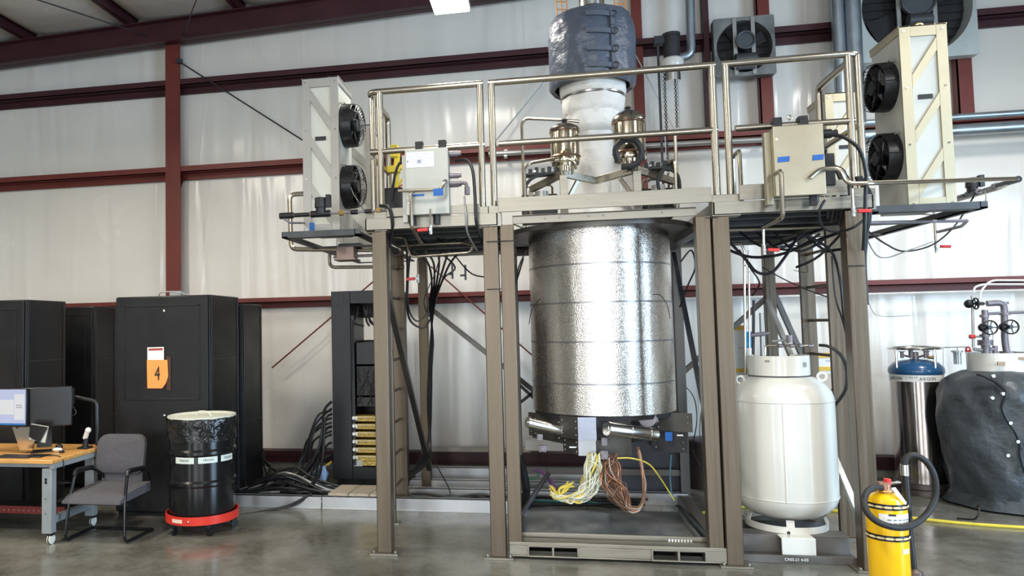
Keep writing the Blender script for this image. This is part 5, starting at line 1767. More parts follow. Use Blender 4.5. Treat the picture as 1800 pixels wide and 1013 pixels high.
# ================================================================== WORKBENCH
t = thing('workbench', 'maple-topped grey steel workbench on casters at the left edge', 'desk', (-5.0, 6.0, 0))
obj('worktop', G().box(-6.1, -4.08, 5.60, 6.45, .672, .706), WOOD, t, .006)
g = G().box(-4.12, -4.08, 5.62, 6.43, .63, .671).box(-6.1, -4.12, 5.63, 5.66, .64, .671)
obj('apron', g, GREYP, t, .002)
for x, y in ((-4.15, 5.66), (-4.15, 6.25), (-5.95, 5.66), (-5.95, 6.25)):
    l = obj('leg', G().box(x - .045, x + .045, y - .035, y + .035, .09, .63), GREYP, t, .005)
    if y < 6:
        g = G()
        for z in (.54, .515):
            g.cyl((x - .005, y - .038, z), (x - .005, y - .034, z), .012, n=12)
        pieces('plug_hole', g, BLACKP, l)
        g = G()
        for z in (.38, .26):
            g.cyl((x - .005, y - .04, z), (x - .005, y - .034, z), .008, n=10)
        pieces('bolt', g, CHROME, l)
    c = obj('caster', G().cyl((x - .012 + .02, y, .04), (x + .012 + .02, y, .04), .04, n=24), WHITEP, l)
    obj('tyre', G().torus((x + .02, y, .04), .034, .0085, 'X', 24, 8), BLACKP, c)
    obj('fork', G().box(x + .0, x + .04, y - .025, y + .02, .07, .092), BLACKP, c)
for x in (-4.15, -5.95):
    obj('side_stretcher', G().beam((x, 5.69, .19), (x, 6.22, .19), .05, .06), GREYP, t, .004)
s = obj('lower_shelf', G().box(-5.92, -4.2, 5.95, 6.3, .17, .19), BLACKP, t)
g = G().box(-5.9, -4.2, 5.935, 5.95, .17, .235)
obj('perforated_strip', g, mat('dull_red_strip', (.14, .02, .018), .5), t)
g = G()
for k in range(22):
    g.cyl((-5.3 + k * .05, 5.930, .20), (-5.3 + k * .05, 5.936, .20), .008, n=8)
pieces('strip_hole', g, mat('pink_hole', (.25, .12, .12), .5), t)
# monitors
SCR = mat('lit_screen', (.15, .16, .2), .3, 0, .02, 3, emit=(.42, .46, .68), estr=.62)


def monitor(cx_, cy_, z0, z1, w_, rz, label, lit):
    t = thing('monitor', label, 'monitor', (cx_, cy_, .706), rz)
    h0, h1 = z0 - .706, z1 - .706
    obj('casing', G().box(-w_ / 2, w_ / 2, 0, .03, h0, h1), BLACKP, t, .008, local=True)
    sp = obj('screen', G().box(-w_ / 2 + .008, w_ / 2 - .008, -.003, 0, h0 + .018, h1 - .008), SCR if lit else BLACKG, t, local=True)
    if lit:
        PN = mat('screen_pane', (.2, .2, .2), .3, 0, .02, 3, emit=(.55, .57, .60), estr=.7)
        a, b_ = w_ / 2 - .125, w_ / 2 - .02
        obj('window_pane', G().box(a, b_, -.0045, -.003, h0 + .065, h1 - .05).box(-w_ / 2 + .02, a - .005, -.0045, -.003, h0 + .11, h1 - .10), PN, sp, local=True)
        g = G()
        for q in range(4):
            for r_ in range(2):
                g.box(a + .022 + q * .017, a + .031 + q * .017, -.006, -.0045, (h0 + h1) / 2 + r_ * .02, (h0 + h1) / 2 + r_ * .02 + .008)
        obj('icon', g, mat('icon_grey', (.1, .1, .12), .5), sp, local=True)
        obj('task_bar', G().box(-w_ / 2 + .008, w_ / 2 - .008, -.0045, -.003, h0 + .018, h0 + .034), mat('task_bar_blue', (.02, .10, .25), .3, 0, .02, 3, emit=(.02, .09, .25), estr=.6), sp, local=True)
    return t


mn = monitor(-4.79, 5.86, .945, 1.285, .56, math.radians(-4), 'lit monitor showing pale windows, cut by the left edge', True)
obj('stand_neck', G().prism([(.10, .03, .24), (.36, .03, .24), (.30, .05, .03), (.17, .05, .03)], (0, .012, 0)), CHROME, mn, local=True)
mn2 = monitor(-4.44, 5.98, .93, 1.285, .46, math.radians(30), 'unlit dark monitor turned away, right of the lit one', False)
obj('stand_neck', G().box(-.06, .06, .03, .06, .04, .3), BLACKP, mn2, local=True)
obj('stand_foot', G().box(-.10, .10, -.03, .10, 0, .012), BLACKP, mn2, .004, local=True)
t = thing('silver_panel', 'silver angled screen stand on the bench below the monitors', 'stand', (-4.36, 5.78, .706))
Q = [U(51, 773, Y=5.74), U(79, 779, Y=5.74), U(85, 750, Y=5.8), U(55, 745, Y=5.8)]
obj('blade', G().prism(Q, (.0, .01, 0)), mat('brushed_alu_stand', (.45, .45, .42), .35, .5), t)
Q2 = [U(52, 768, Y=5.735), U(70, 778, Y=5.735), U(84, 751, Y=5.79), U(53, 746, Y=5.79)]
obj('dark_facing', G().prism([p - Vector((0, .006, 0)) for p in Q2], (0, .004, 0)), BLACKG, t)
obj('foot', G().box(-4.46, -4.27, 5.70, 5.84, .706, .716), BLACKP, t, .004)
tag(obj('keyboard', G().box(-4.66, -4.36, 5.66, 5.76, .706, .722).box(-4.64, -4.38, 5.675, 5.745, .722, .727), mat('dark_keys', (.025, .022, .028), .5), None, .003), 'dark keyboard on the bench below the lit monitor', 'keyboard')
t = thing('monitor_mount', 'black jointed monitor arm clamped to the back of the bench', 'monitor arm', (-4.2, 6.3, .706))
obj('arm_tube', G().bend([(-4.15, 6.35, .706), (-4.16, 6.35, 1.12), (-4.36, 6.3, 1.17)], .018, .04), BLACKP, t)
g = G().cyl((-4.38, 6.28, 1.1), (-4.38, 6.28, 1.25), .03, n=14).beam((-4.38, 6.28, 1.18), (-4.36, 6.15, 1.15), .03, .04)
obj('swivel_head', g, BLACKP, t)
obj('cable_loop', G().tube([(-4.36, 6.26, 1.10), (-4.30, 6.24, 1.02), (-4.38, 6.22, 1.0), (-4.44, 6.24, 1.05)], .005), DARKST, t)
t = thing('barcode_scanner', 'white and black handheld device standing at the bench corner', 'scanner', (-4.16, 6.22, .706))
g = G().cyl((-4.18, 6.2, .80), (-4.14, 6.18, .87), .022, n=14).sphere((-4.135, 6.18, .875), .027, 12)
obj('head', g, WHITEP, t)
obj('grip', G().cyl((-4.18, 6.2, .72), (-4.165, 6.2, .80), .028, .022, n=14).box(-4.23, -4.13, 6.15, 6.25, .706, .722), BLACKP, t, .004)
for (x, y, w_, d_, h_, m, lb) in ((-4.32, 6.0, .05, .03, .02, WHITEP, 'small white mouse on the bench'), (-4.36, 6.08, .035, .03, .03, BLACKP, 'small black gadget behind the white mouse'),
                                  (-4.24, 5.95, .03, .02, .012, BLACKP, 'tiny black clip near the bench edge')):
    tag(obj('desk_item', G().sphere((x, y, .706 + h_), .5, 12, (w_ * 2, d_ * 2, h_ * 2)), m), lb, 'gadget')
hose('cable', [(-4.3, 5.80, .71), (-4.2, 5.78, .715), (-4.12, 5.75, .712), (-4.075, 5.74, .68), (-4.07, 5.74, .62)], .004, CABLE, 'thin black cord hanging over the bench edge')
tag(obj('pen_bundle', G().box(-4.32, -4.22, 5.98, 6.02, .44, .45).cyl((-4.24, 5.9, .445), (-4.15, 5.95, .447), .006, n=8), BLACKP), 'small dark adapter hanging by the bench leg behind the chair arm', 'adapter')

# ================================================================== CHAIR
t = thing('side_chair', 'grey upholstered chair on a black tubular sled frame beside the bench', 'chair', (-3.75, 5.95, 0))
XL, XR = -4.03, -3.48
def rounded_pad(g, x0, x1, z0, z1, yf, yb, rad=.09, bulge=.03, tilt=0.0):
    pts = []
    for (cx_, cz_, a0) in ((x1 - rad, z1 - rad, 0), (x0 + rad, z1 - rad, 90), (x0 + rad * .7, z0 + rad * .7, 180), (x1 - rad * .7, z0 + rad * .7, 270)):
        for k in range(6):
            a = math.radians(a0 + 18 * k)
            r_ = rad if a0 < 180 else rad * .7
            pts.append((cx_ + r_ * math.cos(a), cz_ + r_ * math.sin(a)))
    mx, mz = (x0 + x1) / 2, (z0 + z1) / 2
    rings = []
    for (s, y) in ((.0, yf - bulge), (.5, yf - bulge * .95), (.85, yf - bulge * .6), (1.0, yf), (1.0, yb), (.9, yb + .015), (.0, yb + .02)):
        ring = []
        for (x, z) in pts:
            X_, Z2 = mx + (x - mx) * max(s, .01), mz + (z - mz) * max(s, .01)
            ring.append(g.bm.verts.new((X_, y + tilt * (Z2 - z0) + .12 * (X_ - mx) ** 2 * -2, Z2)))
        rings.append(ring)
    n = len(pts)
    for A, B in zip(rings, rings[1:]):
        for k in range(n):
            g.bm.faces.new((A[k], A[(k + 1) % n], B[(k + 1) % n], B[k]))
    g.bm.faces.new(rings[0][::-1])
    g.bm.faces.new(rings[-1])
    return g


obj('backrest', rounded_pad(G(), -4.045, -3.575, .50, .835, 6.16, 6.20, .09, .02, .16), FABRIC, t)
obj('back_panel', G().prism([(-4.0, 6.17, .36), (-3.60, 6.17, .36), (-3.60, 6.18, .50), (-4.0, 6.18, .50)], (0, .03, 0)), FABRIC, t, .01)
g = G()
nx, ny = 14, 12
top, bot = [], []
for j in range(ny + 1):
    v = j / ny
    rt, rb = [], []
    for i in range(nx + 1):
        u = i / nx
        cr = 1 - .10 * (abs(2 * u - 1) ** 6) * (abs(2 * v - 1) ** 6)
        x = -3.765 + (u - .5) * .53 * (1 - .05 * v)
        y = 5.66 + .52 * v
        e = min(1, 6 * min(u, 1 - u, v + .02, 1.02 - v))
        z = .395 + .03 * v + .02 * e - .045 * max(0, 1 - v * 4) ** 2 - .012 * math.sin(PI * u)
        rt.append(g.bm.verts.new((x, y, z)))
        rb.append(g.bm.verts.new((x, y, .335 + .01 * v)))
    top.append(rt)
    bot.append(rb)
for a, b_ in zip(top, top[1:]):
    for i in range(nx):
        g.bm.faces.new((a[i], a[i + 1], b_[i + 1], b_[i]))
for a, b_ in zip(bot, bot[1:]):
    for i in range(nx):
        g.bm.faces.new((a[i], b_[i], b_[i + 1], a[i + 1]))
for i in range(nx):
    g.bm.faces.new((top[0][i], bot[0][i], bot[0][i + 1], top[0][i + 1]))
    g.bm.faces.new((top[-1][i], top[-1][i + 1], bot[-1][i + 1], bot[-1][i]))
for j in range(ny):
    g.bm.faces.new((top[j][0], top[j + 1][0], bot[j + 1][0], bot[j][0]))
    g.bm.faces.new((top[j][-1], bot[j][-1], bot[j + 1][-1], top[j + 1][-1]))
obj('seat', g, FABRIC, t, 0, sharp=60)
obj('seat_pan', G().box(-3.99, -3.54, 5.72, 6.14, .318, .336), BLACKP, t, .004)
for x, s in ((XL, 1), (XR, -1)):
    g = G().bend([(x - .02 * s, 6.12, .016), (x, 5.70, .016), (x + .02 * s, 5.74, .36), (x + .03 * s, 5.80, .575), (x + .03 * s, 6.05, .56), (x + .05 * s, 6.19, .47), (x + .07 * s, 6.19, .38)], .0135, .06, 10)
    l = obj('side_frame', g, BLACKG, t)
    obj('arm_pad', G().tube([(x + .026 * s, 5.785, .545), (x + .03 * s, 5.82, .585), (x + .03 * s, 5.92, .58), (x + .03 * s, 6.04, .572)], .019, 10), BLACKP, l)
obj('rear_floor_bar', G().tube([(XL - .02, 6.12, .016), (XR + .02, 6.12, .016)], .0135, 10, 0), BLACKG, t)
obj('seat_crossbar', G().tube([(XL + .02, 5.78, .31), (XR - .02, 5.78, .31)], .010, 8, 0), DARKST, t)

# ================================================================== WHITE TANK
tx, ty = 1.80, 6.28
t = thing('gas_tank', 'large white propane-style tank standing on a steel pallet between the right legs', 'tank', (tx, ty, .2))
prof = [(.05, .225), (.15, .232), (.25, .265), (.32, .31), (.358, .355), (.372, .40), (.374, .42), (.374, .775), (.374, 1.12), (.372, 1.15), (.358, 1.20), (.32, 1.255), (.25, 1.305), (.15, 1.335), (.05, 1.345)]
b = obj('shell', G().lathe(prof, (tx, ty, 0), 72), WHITEP, t)
g = G()
for z in (.412, 1.135):
    g.lathe([(.373, z - .006), (.3775, z), (.373, z + .006)], (tx, ty, 0), 72, cap=False)
pieces('girth_weld', g, WHITEP, b)
a = math.atan2(-ty, -tx) + math.radians(2)
obj('seam_weld', G().cyl((tx + .3745 * math.cos(a), ty + .3745 * math.sin(a), .41), (tx + .3745 * math.cos(a), ty + .3745 * math.sin(a), 1.13), .004, n=6), WHITEP, b)
# collar with an opening at the back and two hand holes
g = G()
n = 60
prev = None
for i in range(n + 1):
    a = math.radians(130 + 280 * i / n)
    cur = [g.bm.verts.new((tx + r * math.cos(a), ty + r * math.sin(a), z)) for r, z in ((.212, 1.325), (.212, 1.475), (.216, 1.478), (.220, 1.475), (.220, 1.325))]
    if prev:
        for q in range(5):
            g.bm.faces.new((prev[q], prev[(q + 1) % 5], cur[(q + 1) % 5], cur[q]))
    prev = cur
obj('collar', g, WHITEP, t)
ca = math.atan2(-ty, -tx)
for da, ww in ((-.35, .018), (.95, .02)):
    aa = ca + da
    rr = Vector((math.cos(aa), math.sin(aa), 0))
    tt = Vector((-rr.y, rr.x, 0))
    c = Vector((tx, ty, 1.44 if da < 0 else 1.40)) + rr * .2205
    obj('hand_hole', G().prism([c - tt * ww - Vector((0, 0, .008)), c + tt * ww - Vector((0, 0, .008)), c + tt * ww + Vector((0, 0, .008 + .02 * (da > 0))), c - tt * ww + Vector((0, 0, .008 + .02 * (da > 0)))], rr * .002),
        mat('hole_grey', (.30, .30, .27), .5), t)
obj('collar_base', G().lathe([(.222, 1.318), (.2225, 1.326)], (tx, ty, 0), 60, cap=False), DARKST, t)
aa = ca + 1.15
obj('lifting_lug', G().torus((tx + .27, ty - .12, 1.315), .03, .010, 'Y', 20, 8), WHITEP, t)
obj('lifting_lug', G().torus((tx - .30, ty - .05, 1.29), .028, .009, 'Y', 20, 8), WHITEP, t)
g = G().cyl((tx, ty, 1.34), (tx, ty, 1.44), .025, n=12).cyl((tx - .03, ty, 1.44), (tx + .06, ty, 1.44), .016, n=10)
obj('valve', g, BRASS, t)
# foot ring with windows
g = G()
R_ = .292
for a0, a1 in ((0, 360),):
    g.lathe([(R_ - .006, .165), (R_, .165), (R_, .215), (R_ - .006, .215), (R_ - .006, .165)], (tx, ty, 0), 64, cap=False)
for k in range(5):
    a = ca + math.radians(6 + 72 * k)
    rr = Vector((math.cos(a), math.sin(a), 0))
    g.beam(Vector((tx, ty, .205)) + rr * .288, Vector((tx, ty, .262)) + rr * .27, .055, .008, rr)
obj('foot_ring', g, WHITEP, t)
obj('drain_hole', G().cyl((tx + (R_ + .001) * math.cos(ca + .05), ty + (R_ + .001) * math.sin(ca + .05), .175), (tx + (R_ - .003) * math.cos(ca + .05), ty + (R_ - .003) * math.sin(ca + .05), .175), .012, n=14), BLACKP, t)
t = thing('steel_pallet', 'dark steel pallet with white lettering carrying the white tank', 'pallet', (1.78, 6.2, 0))
PALM = mat('pallet_steel', (.16, .15, .14), .45, .6, .3, 4, rvar=.1)
obj('base_plate', G().box(1.33, 2.16, 5.84, 6.62, .02, .032).box(1.33, 2.16, 5.835, 5.85, .0, .055), PALM, t, .002)
g = G()
for y in (5.98, 6.40):
    g.box(1.38, 2.14, y, y + .16, .15, .163).box(1.38, 2.14, y, y + .01, .032, .15).box(1.38, 2.14, y + .15, y + .16, .032, .15)
obj('deck_channel', g, PALM, t, .002)
c = U(1403, 953, Y=5.90)
pd = obj('white_plate', G().box(c.x - .115, c.x + .115, 5.885, 5.90, .045, .165).box(c.x - .115, c.x + .115, 5.90, 6.0, .155, .165), WHITEP, t, .003)
c = U(1400, 976, Y=5.83)
text('lettering', 'CRES-21 4-03', .028, WPAPER, t, (c.x, 5.833, .028), sx=1.0)
# pipework on the white tank
for pts, r, m, lb in (([U(1345, 628, Y=6.3), U(1345, 608, Y=6.3), U(1430, 608, Y=6.3)], .009, RAILM, 'bright tube elbow rising from the white tank collar'),
                      ([U(1357, 600, Y=6.35), U(1393, 597, Y=6.35)], .010, PIPEG, 'short grey fitting above the white tank'),
                      ([U(1325, 528, Y=6.9), U(1324, 628, Y=6.9)], .012, DARKST, 'dark vertical bar behind the white tank collar'),
                      ([U(1338, 550, Y=6.9), U(1340, 628, Y=6.9)], .016, PIPEG, 'grey vertical tube behind the white tank collar'),
                      ([U(1318, 590, Y=6.8), U(1352, 586, Y=6.8)], .018, IRON, 'dark horizontal pressure fitting left of the rear leg')):
    pipe('tank_pipe', pts, r, m, lb, 'pipe', .02)
g = G()
for x in (1372, 1392, 1408, 1424):
    c = U(x, 608, Y=6.3)
    g.cyl(c - Vector((.014, 0, 0)), c + Vector((.014, 0, 0)), .016, n=6)
c = U(1388, 596, Y=6.34)
g.cyl(c - Vector((0, 0, .03)), c + Vector((0, 0, .03)), .025, n=12)
tag(obj('pipe_fitting', g, IRON), 'row of hexagonal fittings and small gauge above the white tank', 'fittings')
cab([(1440, 607, 6.3), (1458, 610, 6.25), (1478, 625, 6.2), (1488, 650, 6.2), (1486, 685, 6.2), (1465, 716, 6.25)], .012, 'black hose arching from the tank fittings down its right side')
for px0, px1, py0, py1 in ((1438, 1492, 620, 657), (1286, 1312, 572, 660)):
    a, b_ = U(px0, py1, Y=8.3), U(px1, py0, Y=8.3)
    t = thing('warning_board', 'white notice board with yellow edges behind the %s' % ('right ladder' if px0 > 1400 else 'left shoulder of the white tank'), 'sign', ((a.x + b_.x) / 2, 8.3, a.z))
    obj('board', G().box(a.x, b_.x, 8.30, 8.31, a.z, b_.z), WPAPER, t)
    pieces('yellow_edge', G().box(a.x, b_.x, 8.292, 8.30, b_.z - .05, b_.z).box(a.x, b_.x, 8.292, 8.30, a.z + .03, a.z + .07), mat('amber_edge', (.75, .48, .04), .5), t)
    obj('print', G().box(a.x + .08, b_.x - .03, 8.296, 8.30, (a.z + b_.z) / 2 + .02, (a.z + b_.z) / 2 + .03).box(a.x + .12, b_.x - .03, 8.296, 8.30, (a.z + b_.z) / 2 - .03, (a.z + b_.z) / 2 - .02), mat('faint_print2', (.45, .45, .62), .7), t)
    obj('post', G().box((a.x + b_.x) / 2 - .015, (a.x + b_.x) / 2 + .015, 8.31, 8.34, 0, a.z + .1), PIPEG, t)
t = thing('blue_container', 'blue plastic item hanging behind the left shoulder of the white tank', 'container', U(1316, 600, Y=7.2))
a, b_ = U(1310, 612, Y=7.2), U(1323, 583, Y=7.2)
obj('body', G().box(a.x, b_.x, 7.18, 7.24, a.z, b_.z), mat('sky_blue_plastic', (.03, .28, .52), .4), t, .008)

# ================================================================== ARGON CYLINDER
ay_ = 8.35
ax_ = U(1614, 720, Y=ay_).x
rz_ = (U(1658, 720, Y=ay_).x - U(1570, 720, Y=ay_).x) / 2
zf_ = lambda py: U(1614, py, Y=ay_ - rz_).z
t = thing('liquid_gas_cylinder', 'tall polished steel ARGON cylinder with a blue domed top', 'gas cylinder', (ax_, ay_, 0))
zt = zf_(672)
obj('body', G().lathe([(rz_ * .9, .02), (rz_, .03), (rz_, zt + .06)], (ax_, ay_, 0), 56), DEWARM, t)
zb2 = zf_(660)
obj('blue_top', G().lathe([(rz_ * 1.03, zb2), (rz_ * 1.07, zb2 + .02), (rz_ * 1.05, zb2 + .06), (rz_ * .85, zb2 + .115), (rz_ * .5, zb2 + .14), (.03, zb2 + .15)], (ax_, ay_, 0), 48), BLUEE, t)
lb_ = obj('label_band', G().lathe([(rz_ + .002, zt), (rz_ + .004, zt), (rz_ + .004, zb2), (rz_ + .002, zb2)], (ax_, ay_, 0), 48, cap=False), WPAPER, t)
ca2 = math.atan2(-ay_, -ax_)
for base_off, word, sz, sp in ((.42, 'ARGON', .045, .13), (-.85, 'ARGON', .045, .13), (-.18, 'LIQUID', .022, .075)):
    for q, ch in enumerate(word):
        a = ca2 + base_off + (q - (len(word) - 1) / 2) * sp
        rr = Vector((math.cos(a), math.sin(a), 0))
        text('lettering', ch, sz, INK, lb_, Vector((ax_, ay_, (zt + zb2) / 2 - (.005 if sz > .03 else -.008))) + rr * (rz_ + .0045), right=(-rr.y, rr.x, 0), sx=.85)
obj('base_ring', G().lathe([(rz_ * 1.02, .0), (rz_ * 1.10, .0), (rz_ * 1.10, .045), (rz_ * 1.07, .055), (rz_ * 1.10, .065), (rz_ * 1.08, .11), (rz_ * 1.02, .115)], (ax_, ay_, 0), 48), mat('dark_base_ring', (.07, .055, .05), .4, .5), t)
zr = zb2 + .26
g = G().torus((ax_, ay_, zr), rz_ * .98, .014, 'Z', 40, 8)
for k in range(4):
    a = ca2 + .8 + k * PI / 2
    g.cyl((ax_ + rz_ * .98 * math.cos(a), ay_ + rz_ * .98 * math.sin(a), zb2 + .06), (ax_ + rz_ * .98 * math.cos(a), ay_ + rz_ * .98 * math.sin(a), zr), .012, n=8)
obj('handling_ring', g, CHROME, t)
g = G().cyl((ax_, ay_, zb2 + .14), (ax_, ay_, zb2 + .22), .03, n=12)
for dx_, dy_, h_ in ((-.12, 0, .20), (-.07, -.08, .22), (.06, -.08, .21), (.12, .02, .20), (0, .1, .22)):
    g.cyl((ax_ + dx_ * .3, ay_ + dy_ * .3, zb2 + .17), (ax_ + dx_, ay_ + dy_, zb2 + .19), .010, n=8)
    g.cyl((ax_ + dx_, ay_ + dy_, zb2 + .16), (ax_ + dx_, ay_ + dy_, zb2 + h_ + .02), .016, n=10)
    g.torus((ax_ + dx_, ay_ + dy_, zb2 + h_ + .025), .024, .005, 'Z', 14, 6)
obj('top_valve', g, IRON, t)
obj('brass_valve', G().cyl((ax_ + .07, ay_ - .1, zb2 + .17), (ax_ + .14, ay_ - .1, zb2 + .165), .016, n=10), BRASS, t)
t = thing('pressure_regulator', 'small regulator bowl and red valve wheel on the wall line right of the argon cylinder', 'regulator', U(1683, 630, Y=8.5))
c = U(1683, 630, Y=8.5)
obj('bowl', G().cyl(c + Vector((0, 0, -.06)), c + Vector((0, 0, .06)), .035, n=16).cyl(c + Vector((0, 0, .06)), c + Vector((0, 0, .08)), .05, n=16), mat('clear_bowl', (.45, .48, .50), .15, .3), t)
d = U(1702, 618, Y=8.5)
obj('red_wheel', G().torus(d, .045, .008, 'X', 20, 8).cyl(d + Vector((-.02, 0, 0)), d + Vector((.02, 0, 0)), .015, n=8), REDP, t)
obj('line', G().tube([U(1655, 611, Y=8.5), U(1703, 610, Y=8.5)], .007, 6, 0).tube([U(1660, 611, Y=8.5), U(1660, 611, Y=8.5) + Vector((0, .68, 0))], .006, 6, 0).tube([U(1658, 660, Y=8.5), U(1658, 612, Y=8.5)], .003, 5, 0).tube([U(1683, 612, Y=8.5), c + Vector((0, 0, .07))], .005, 5, 0), PIPEG, t)

# ================================================================== WRAPPED TANK
wx, wy = 4.17, 7.85
t = thing('wrapped_tank', 'white tank wrapped in a dark grey tied tarpaulin, at the right edge', 'tank', (wx, wy, 0))
def wr(a, z):
    return .018 * math.sin(3 * a + 6 * z) + .012 * math.sin(7 * a - 9 * z) + .008 * math.sin(14 * a + 17 * z) * math.sin(5 * z)


prof = [(.40, .0), (.475, .02), (.43, .12), (.445, .20), (.465, .30)]
for k in range(14):
    prof.append((.465 + .03 * math.sin(PI * k / 14), .32 + k * .055))
prof += [(.45, 1.08), (.42, 1.14), (.35, 1.20), (.28, 1.235), (.22, 1.25)]
obj('tarpaulin', G().lathe(prof, (wx, wy, 0), 96, f=wr), TARPD, t)
obj('collar', G().lathe([(.235, 1.22), (.245, 1.22), (.245, 1.41), (.235, 1.41)], (wx, wy, 0), 48, cap=False), WHITEP, t)
g = G().box(wx - .14, wx - .08, wy - .25, wy - .238, 1.30, 1.335).box(wx + .03, wx + .09, wy - .25, wy - .238, 1.35, 1.375)
pieces('collar_stud', g, mat('dull_brass', (.35, .25, .16), .5), t)
SV = mat('dark_strap', (.02, .022, .025), .5)
for pix, lb in (([(1757, 672), (1765, 690), (1760, 715), (1768, 740), (1780, 760), (1790, 790)], 'lacing strap'),
                ([(1757, 672), (1745, 664), (1735, 660)], 'tie'), ([(1768, 740), (1785, 770), (1787, 800), (1795, 830)], 'tie')):
    pts = []
    for a_, b_ in pix:
        p = U(a_, b_, Y=wy - .45)
        dd = math.hypot(p.x - wx, p.y - wy)
        k_ = .51 / max(dd, .01)
        rd = .51 if p.z < 1.1 else .44
        yy = wy - math.sqrt(max(.01, rd ** 2 - (p.x - wx) ** 2))
        pts.append((p.x, yy - .012, p.z))
    obj('strap', G().tube(pts, .013, 6, 4), SV, t)
g = G()
for a_, b_ in ((1753, 662), (1760, 692), (1771, 743), (1782, 775), (1746, 700), (1768, 800)):
    p = U(a_, b_, Y=wy - .45)
    yy = wy - math.sqrt(max(.01, (.51 if p.z < 1.1 else .45) ** 2 - (p.x - wx) ** 2))
    g.cyl((p.x, yy - .03, p.z), (p.x, yy - .005, p.z), .014, n=12)
pieces('grommet', g, CHROME, t)

# valve manifold above the wrapped tank
def vpt(px, py, y=7.75):
    return U(px, py, Y=y)


t = thing('valve_manifold', 'iron pipe manifold with black handwheels rising from the wrapped tank', 'valve assembly', vpt(1735, 628))
obj('left_riser', G().tube([vpt(1733, 632), vpt(1731, 545)], .026, 14, 0).cyl(vpt(1733, 625), vpt(1732, 600), .034, n=14), IRON, t)
obj('right_riser', G().bend([vpt(1771, 628), vpt(1766, 600), vpt(1765, 532), vpt(1735, 534)], .027, .06, 12), IRON, t)
obj('copper_riser', G().cyl(vpt(1733, 632), vpt(1732, 612), .028, n=14), mat('rusty_pipe', (.30, .17, .13), .6), t)
obj('cross_pipe', G().tube([vpt(1728, 552), vpt(1800, 549)], .014, 10, 0), IRON, t)
g = G()
for a_, b_, r_ in ((1766, 552, .042), (1765, 533, .034), (1730, 556, .036), (1731, 590, .04), (1731, 575, .045), (1766, 576, .05), (1732, 605, .06), (1770, 624, .065), (1732, 600, .06), (1771, 620, .06)):
    c = vpt(a_, b_)
    g.cyl(c - Vector((0, 0, .012)), c + Vector((0, 0, .012)), r_, n=16)
obj('flange', g, IRON, t)
for a_, b_, R_, ax in ((1740, 576, .062, 'Y'), (1777, 575, .062, 'Y'), (1715, 534, .05, 'X')):
    c = vpt(a_, b_, 7.60)
    g = G().torus(c, R_, .007, ax, 26, 6)
    for k in range(5):
        a = 2 * PI * k / 5
        e = Vector((math.cos(a), 0, math.sin(a))) if ax == 'Y' else Vector((0, math.cos(a), math.sin(a)))
        g.cyl(c, c + e * R_, .005, n=6)
    g.cyl(c - Vector((0, .01, 0)), c + Vector((0, .14, 0)) if ax == 'Y' else c + Vector((.12, .12, 0)), .018, n=10)
    g.sphere(c + Vector((-.03, .05, -.0)), .04, 12)
    obj('handwheel', g, BLACKP, t)
c = vpt(1711, 592)
obj('red_knob', G().cyl(c - Vector((.03, 0, 0)), c + Vector((.01, 0, 0)), .02, n=14), REDP, t)
obj('side_tube', G().tube([vpt(1709, 520), vpt(1711, 612)], .012, 8, 0).tube([vpt(1711, 614), vpt(1728, 616)], .016, 8, 0).tube([vpt(1711, 592), vpt(1725, 592)], .010, 8, 0), PIPEG, t)
obj('bent_line', G().bend([vpt(1711, 515), vpt(1713, 505), vpt(1728, 500), vpt(1830, 500)], .010, .08, 8), mat('pale_conduit', (.66, .64, .62), .4), t)
obj('bent_line', G().bend([vpt(1722, 528), vpt(1724, 512), vpt(1740, 493), vpt(1830, 493)], .010, .08, 8), mat('pale_conduit', (.66, .64, .62), .4), t)
obj('small_valve', G().cyl(vpt(1749, 628), vpt(1749, 608), .020, n=12).cyl(vpt(1737, 614), vpt(1749, 614), .016, n=10).tube([vpt(1746, 608), vpt(1745, 582)], .003, 5, 0), IRON, t)

# ================================================================== FIRE EXTINGUISHER
ey = 4.75
ec = U(1558, 920, Y=ey)
er = (U(1592, 905, Y=ey).x - U(1522, 905, Y=ey).x) / 2
exx = U(1558, 905, Y=ey).x
zt = U(1558, 866, Y=ey).z
t = thing('fire_extinguisher', 'bright yellow fire extinguisher with a long black hose, right foreground', 'fire extinguisher', (exx, ey, 0))
prof = [(er * .9, 0), (er, .015), (er, zt - .09), (er * .97, zt - .06), (er * .85, zt - .025), (er * .6, zt - .008), (er * .3, zt), (.03, zt)]
b = obj('cylinder', G().lathe(prof, (exx, ey, 0), 56), YEL, t)
ca3 = math.atan2(-ey, -exx)
def cyl_patch(a0, a1, z0, z1, R, m, nm, par, cx_=exx, cy_=ey):
    g = G()
    prev = None
    for i in range(9):
        a = a0 + (a1 - a0) * i / 8
        cur = [g.bm.verts.new((cx_ + r * math.cos(a), cy_ + r * math.sin(a), z)) for r, z in ((R, z0), (R, z1), (R + .002, z1), (R + .002, z0))]
        if prev:
            for q in range(4):
                g.bm.faces.new((prev[q], prev[(q + 1) % 4], cur[(q + 1) % 4], cur[q]))
        else:
            g.bm.faces.new(cur)
        prev = cur
    g.bm.faces.new(prev[::-1])
    return obj(nm, g, m, par)


